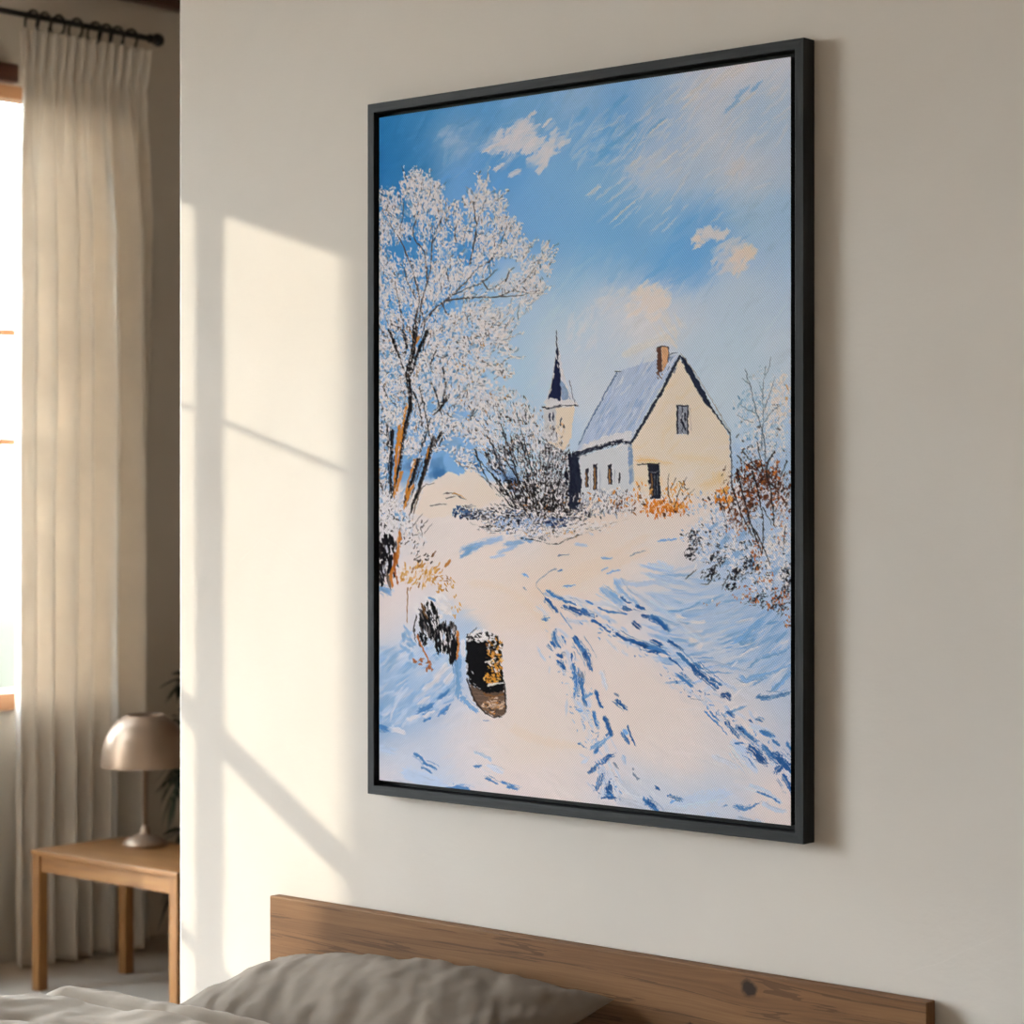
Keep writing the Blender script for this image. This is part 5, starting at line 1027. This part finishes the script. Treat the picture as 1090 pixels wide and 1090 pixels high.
b.lathe(sc_ + [(sc_[-1][0] - 0.002, sc_[-1][1] + 0.002)] + inner[::-1] + [sc_[0]], 72, c); b.build('shade', M['lamp'], lp)
b = MB(); b.tube([(LX - 0.118, LY, TZ + 0.305), (LX + 0.118, LY, TZ + 0.305)], 0.003, 8); b.tube([(LX, LY - 0.118, TZ + 0.305), (LX, LY + 0.118, TZ + 0.305)], 0.003, 8); b.build('shade_holder', M['iron'], lp)
b = MB(); b.lathe([(0, 0.372), (0.012, 0.372), (0.016, 0.380), (0.017, 0.386), (0.012, 0.394), (0, 0.397)], 20, c); b.build('bulb', M['bulb'], lp)

# ================================================================ curtain, rings, rod
RX, RZ = -6.02, 3.032
cu0, cu1 = at_x(15.5, 500, RX).y, at_x(156.5, 500, RX).y
peaks = [at_x(u, 800, RX + 0.05).y for u in (24, 41, 59, 79, 99, 117, 147)]
def phase(y):
    ps = [2 * peaks[0] - peaks[1]] + peaks + [2 * peaks[-1] - peaks[-2]]
    for i in range(len(ps) - 1):
        if y <= ps[i + 1]: return i + (y - ps[i]) / (ps[i + 1] - ps[i]), ps[i + 1] - ps[i]
    return len(ps) - 1.0, 0.1
CT, CB = 2.985, 0.012
AMPS = [0.8, 1.0, 0.8, 0.9, 1.35, 0.9, 1.1, 1.0, 0.8]
def amp(ph):
    i = min(7, max(0, int(ph))); t = ph - i; return AMPS[i] * (1 - t) + AMPS[i + 1] * t
def curtain_fn(a, c):
    z = CT + (CB - CT) * c; y = cu0 + (cu1 - cu0) * a; hgt_ = CT - z
    ph, spc = phase(y); ph = max(0.7, ph) + 0.09 * math.sin(1.7 * z + 3 * a) * min(1, hgt_) * min(1, a * 4)
    g = min(1, max(0, (hgt_ - 0.13) / 0.5))
    fold = 1.5 * abs(math.cos(math.pi * ph)) ** 1.35 - 0.75
    x = RX + 0.012 + g * (0.78 * spc * amp(ph) * fold + 0.004 * math.cos(4 * math.pi * ph + 1.0 + z))
    # gathered heading: narrow upright pleats pinched at the tape
    pl = math.cos(2 * math.pi * a * 13 + 0.5 * math.sin(a * 20))
    hd = max(0, 1 - hgt_ / 0.14); tape = math.exp(-((hgt_ - 0.135) / 0.02) ** 2)
    x += (0.026 * math.copysign(abs(pl) ** 0.7, pl)) * (0.55 + 0.45 * hd) * (1 - g * 0.9) * (1 - 0.55 * tape) + 0.006 * hd
    x += 0.004 * fb((a * 3, 0, z), 2.2)
    y2 = y - 0.006 * math.sin(2 * math.pi * ph) * g
    sq = 1 - 0.055 * min(1, max(0, 1.2 - hgt_ / 0.5)) - 0.03 * math.exp(-((hgt_ - 0.2) / 0.12) ** 2)
    y2 = (y2 - 4.8) * sq + 4.8 + 0.0 * hd
    return (x, y2, z)
cur = grid_mesh('curtain', 260, 150, curtain_fn, M['curtain'], None, (RX, 4.8, CB), solid=0.002)
tag(cur, 'floor length beige linen curtain with a gathered heading hanging beside the window', 'curtain')
fin = at_x(168, 40, RX)
rod = thing('curtain_rod', (RX, 4.6, RZ), 'black metal curtain rod with a ball finial above the curtain', 'curtain rod')
b = MB(); b.tube([(RX, 3.7, RZ), (RX, fin.y, RZ)], 0.0095, 16); b.build('pole', M['iron'], rod)
def sphere_prof(r, n=12): return [(r * math.sin(math.pi * i / n), -r * math.cos(math.pi * i / n)) for i in range(n + 1)]
b = MB(); t = MB(); t.lathe([(max(r_, 0), z) for r_, z in [(0, -0.04), (0.013, -0.04), (0.016, -0.034), (0.013, -0.028), (0.009, -0.024), (0.010, -0.018)] + sphere_prof(0.0225)[2:]], 24)
tm = bpy.data.meshes.new('tmp'); t.bm.to_mesh(tm); t.bm.free(); t2 = bmesh.new(); t2.from_mesh(tm); bpy.data.meshes.remove(tm)
b.add(t2, 1, Matrix.Translation((RX, fin.y, RZ)) @ Matrix.Rotation(R(-90), 4, 'X')); b.build('finial', M['iron'], rod)
b = MB(); b.tube([(WIN_X + 0.0, 4.05, RZ), (RX, 4.05, RZ)], 0.008, 10); b.box(WIN_X, 4.02, RZ - 0.04, WIN_X + 0.008, 4.08, RZ + 0.04); b.build('bracket', M['iron'], rod)
order = ['farthest from the ball finial', 'second from the window side', 'third from the window side', 'fourth from the window side', 'fourth from the ball finial', 'third from the ball finial', 'second from the ball finial', 'nearest to the ball finial']
ring0 = None
for i, u in enumerate((34, 46.5, 61.5, 80.5, 100.5, 112, 124, 138.5)):
    y = at_x(u, 30, RX).y
    if ring0 is None:
        b = MB(); b.torus((RX, y, RZ - 0.018), 0.035, 0.0042); ring0 = b.build('curtain_ring', M['iron'], None, (RX, y, RZ - 0.018)); o = ring0
    else:
        o = ring0.copy(); COL.objects.link(o); o.location = (RX, y, RZ - 0.018)
    tag(o, 'thin black curtain ring on the rod, ' + order[i], 'curtain ring', 'rings on the curtain rod')

# ================================================================ plant behind the lamp
kk = (219 - CX) / F; PZ = 7.6; px, py = PZ * (kk * CA - SA), PZ * (kk * SA + CA)
pl = thing('potted_plant', (px, py, 0), 'dark leafy potted palm half hidden behind the wall edge and the lamp', 'plant')
b = MB(); b.lathe([(0, 0), (0.085, 0), (0.10, 0.02), (0.118, 0.22), (0.122, 0.25), (0.110, 0.25), (0.105, 0.215), (0, 0.215)], 40, (px, py, 0)); b.build('pot', M['pot'], pl)
b = MB(); b.lathe([(0, 0.216), (0.06, 0.222), (0.104, 0.217)], 30, (px, py, 0)); b.build('soil', M['soil'], pl)
cam_r = Vector((CA, SA, 0)); cam_f = Vector((-SA, CA, 0))
def frond(az, reach, top, tip, n=13, ll=0.13):
    d = cam_r * math.cos(az) + cam_f * math.sin(az); side = Vector((0, 0, 1)).cross(d)
    P = []
    for i in range(n + 4):
        t = i / (n + 3); P.append(Vector((px, py, 0.21)) + d * (0.01 + reach * t ** 1.25) + Vector((0, 0, (top - 0.21) * math.sin(min(1, t * 1.25) * math.pi / 2) + (tip - top) * max(0, t - 0.45) ** 1.6 / 0.385)))
    b_ = MB(); b_.tube(P, lambda t: 0.004 * (1 - 0.75 * t), 6)
    n_st = len(b_.bm.faces)
    for i in range(4, len(P)):
        tan = (P[i] - P[i - 1]).normalized()
        for sg in (-1, 1):
            L = ll * (1.0 - 0.55 * abs(i / len(P) - 0.55) * 1.6) * rnd.uniform(.85, 1.1)
            dr = (side * sg * 0.75 + tan * 0.65 + Vector((0, 0, -0.15 + rnd.uniform(-.15, .15)))).normalized()
            nr = dr.cross(tan).normalized(); wv = dr.cross(nr).normalized()
            t = bmesh.new(); rows = []
            for k in range(6):
                q = k / 5; w = 0.0075 * math.sin(math.pi * (0.12 + 0.88 * q)) ** 0.8 + 0.0004; cpt = P[i] + dr * L * q + Vector((0, 0, -0.05 * L / 0.13 * q * q)); up_ = nr * 0.3 * w
                rows.append([t.verts.new(cpt + wv * w + up_), t.verts.new(cpt), t.verts.new(cpt - wv * w + up_)])
            for A, B in zip(rows, rows[1:]):
                t.faces.new([A[0], A[1], B[1], B[0]]); t.faces.new([A[1], A[2], B[2], B[1]])
            b_.add(t, 0, smooth=True)
    fo = b_.build('frond', M['stalk'], pl); fo.data.materials.append(M['leaf'])
    for i_, p_ in enumerate(fo.data.polygons): p_.material_index = 1 if i_ >= n_st else 0
for (az, reach, top, tip) in ((170, 0.07, 0.92, 0.90), (185, 0.10, 0.80, 0.70), (200, 0.11, 0.64, 0.50), (150, 0.12, 0.70, 0.58), (165, 0.12, 0.46, 0.18), (100, 0.2, 0.95, 0.9), (20, 0.3, 0.9, 0.7), (320, 0.22, 0.8, 0.55), (60, 0.25, 1.0, 0.9)):
    frond(R(az), reach, top, tip)

# ================================================================ light
w = bpy.data.worlds.new('sky'); scn.world = w; w.use_nodes = True; nt = w.node_tree; bg = nt.nodes['Background']
tc = nt.nodes.new('ShaderNodeTexCoord'); sp = nt.nodes.new('ShaderNodeSeparateXYZ'); nt.links.new(tc.outputs['Generated'], sp.inputs[0])
rp = nt.nodes.new('ShaderNodeValToRGB'); mr = nt.nodes.new('ShaderNodeMapRange'); mr.inputs[1].default_value = -0.12; mr.inputs[2].default_value = 0.6
nt.links.new(sp.outputs[2], mr.inputs[0]); nt.links.new(mr.outputs[0], rp.inputs[0])
e = rp.color_ramp.elements
def zpos(z): return (z + 0.12) / 0.72
SKY = [(-0.12, (0.0165, 0.0182, 0.0152)), (-0.078, (0.0172, 0.0188, 0.0162)), (-0.055, (0.0185, 0.0202, 0.0182)), (-0.036, (0.028, 0.030, 0.028)), (-0.022, (0.3, 0.31, 0.31)), (0.0, (0.95, 0.98, 1.0)), (0.12, (0.94, 0.975, 1.0)), (0.6, (0.70, 0.84, 1.0))]
while len(e) < len(SKY): e.new(0.5)
for i, (z, cl) in enumerate(SKY): e[i].position = zpos(z); e[i].color = (*cl, 1)
nt.links.new(rp.outputs[0], bg.inputs[0]); bg.inputs[1].default_value = SKY_STRENGTH
sl = bpy.data.lights.new('sun', 'SUN'); sl.energy = SUN_STRENGTH; sl.angle = R(0.25); sl.color = (1.0, 0.91, 0.73)
so = bpy.data.objects.new('sun', sl); COL.objects.link(so); so.location = (-9, -2, 4)
so.rotation_euler = Vector((1, SUN_A, -SUN_B)).to_track_quat('-Z', 'Y').to_euler()
for nm, (y0, y1, z0, z1) in (('window_light_1', (W1_Y0, W1_Y1, ZS, ZH)), ('window_light_3', (W3_Y0, W3_Y1, W3_Z0, ZH + 0.1)), ('window_light_2', (W2_Y0, W2_Y1, W2_Z0, W2_Z1))):
    al = bpy.data.lights.new(nm, 'AREA'); al.shape = 'RECTANGLE'; al.size = y1 - y0; al.size_y = z1 - z0; al.cycles.is_portal = True
    ao = bpy.data.objects.new(nm, al); COL.objects.link(ao); ao.location = (WIN_X - 0.24, (y0 + y1) / 2, (z0 + z1) / 2)
    ao.rotation_euler = Vector((1, 0, 0)).to_track_quat('-Z', 'Z').to_euler()

# ================================================================ camera
cd = bpy.data.cameras.new('camera'); cam = bpy.data.objects.new('camera', cd); COL.objects.link(cam)
cam.location = (0, 0, EYE); cam.rotation_euler = (R(90), 0, R(40.9))
cd.sensor_width = 36; cd.lens = F / 1090 * 36; cd.shift_y = -(545 - HY) / 1090; cd.clip_start = 0.05
cd.dof.use_dof = True; cd.dof.focus_distance = 3.75; cd.dof.aperture_fstop = 6.3
scn.camera = cam
vs = scn.view_settings; vs.view_transform = 'Standard'; vs.look = 'None'; vs.gamma = 1; vs.use_curve_mapping = False; vs.exposure = EXPOSURE
scn.cycles.max_bounces = 12; scn.cycles.diffuse_bounces = 8; scn.cycles.transparent_max_bounces = 12
scn.cycles.use_denoising = True; scn.cycles.sample_clamp_indirect = 10
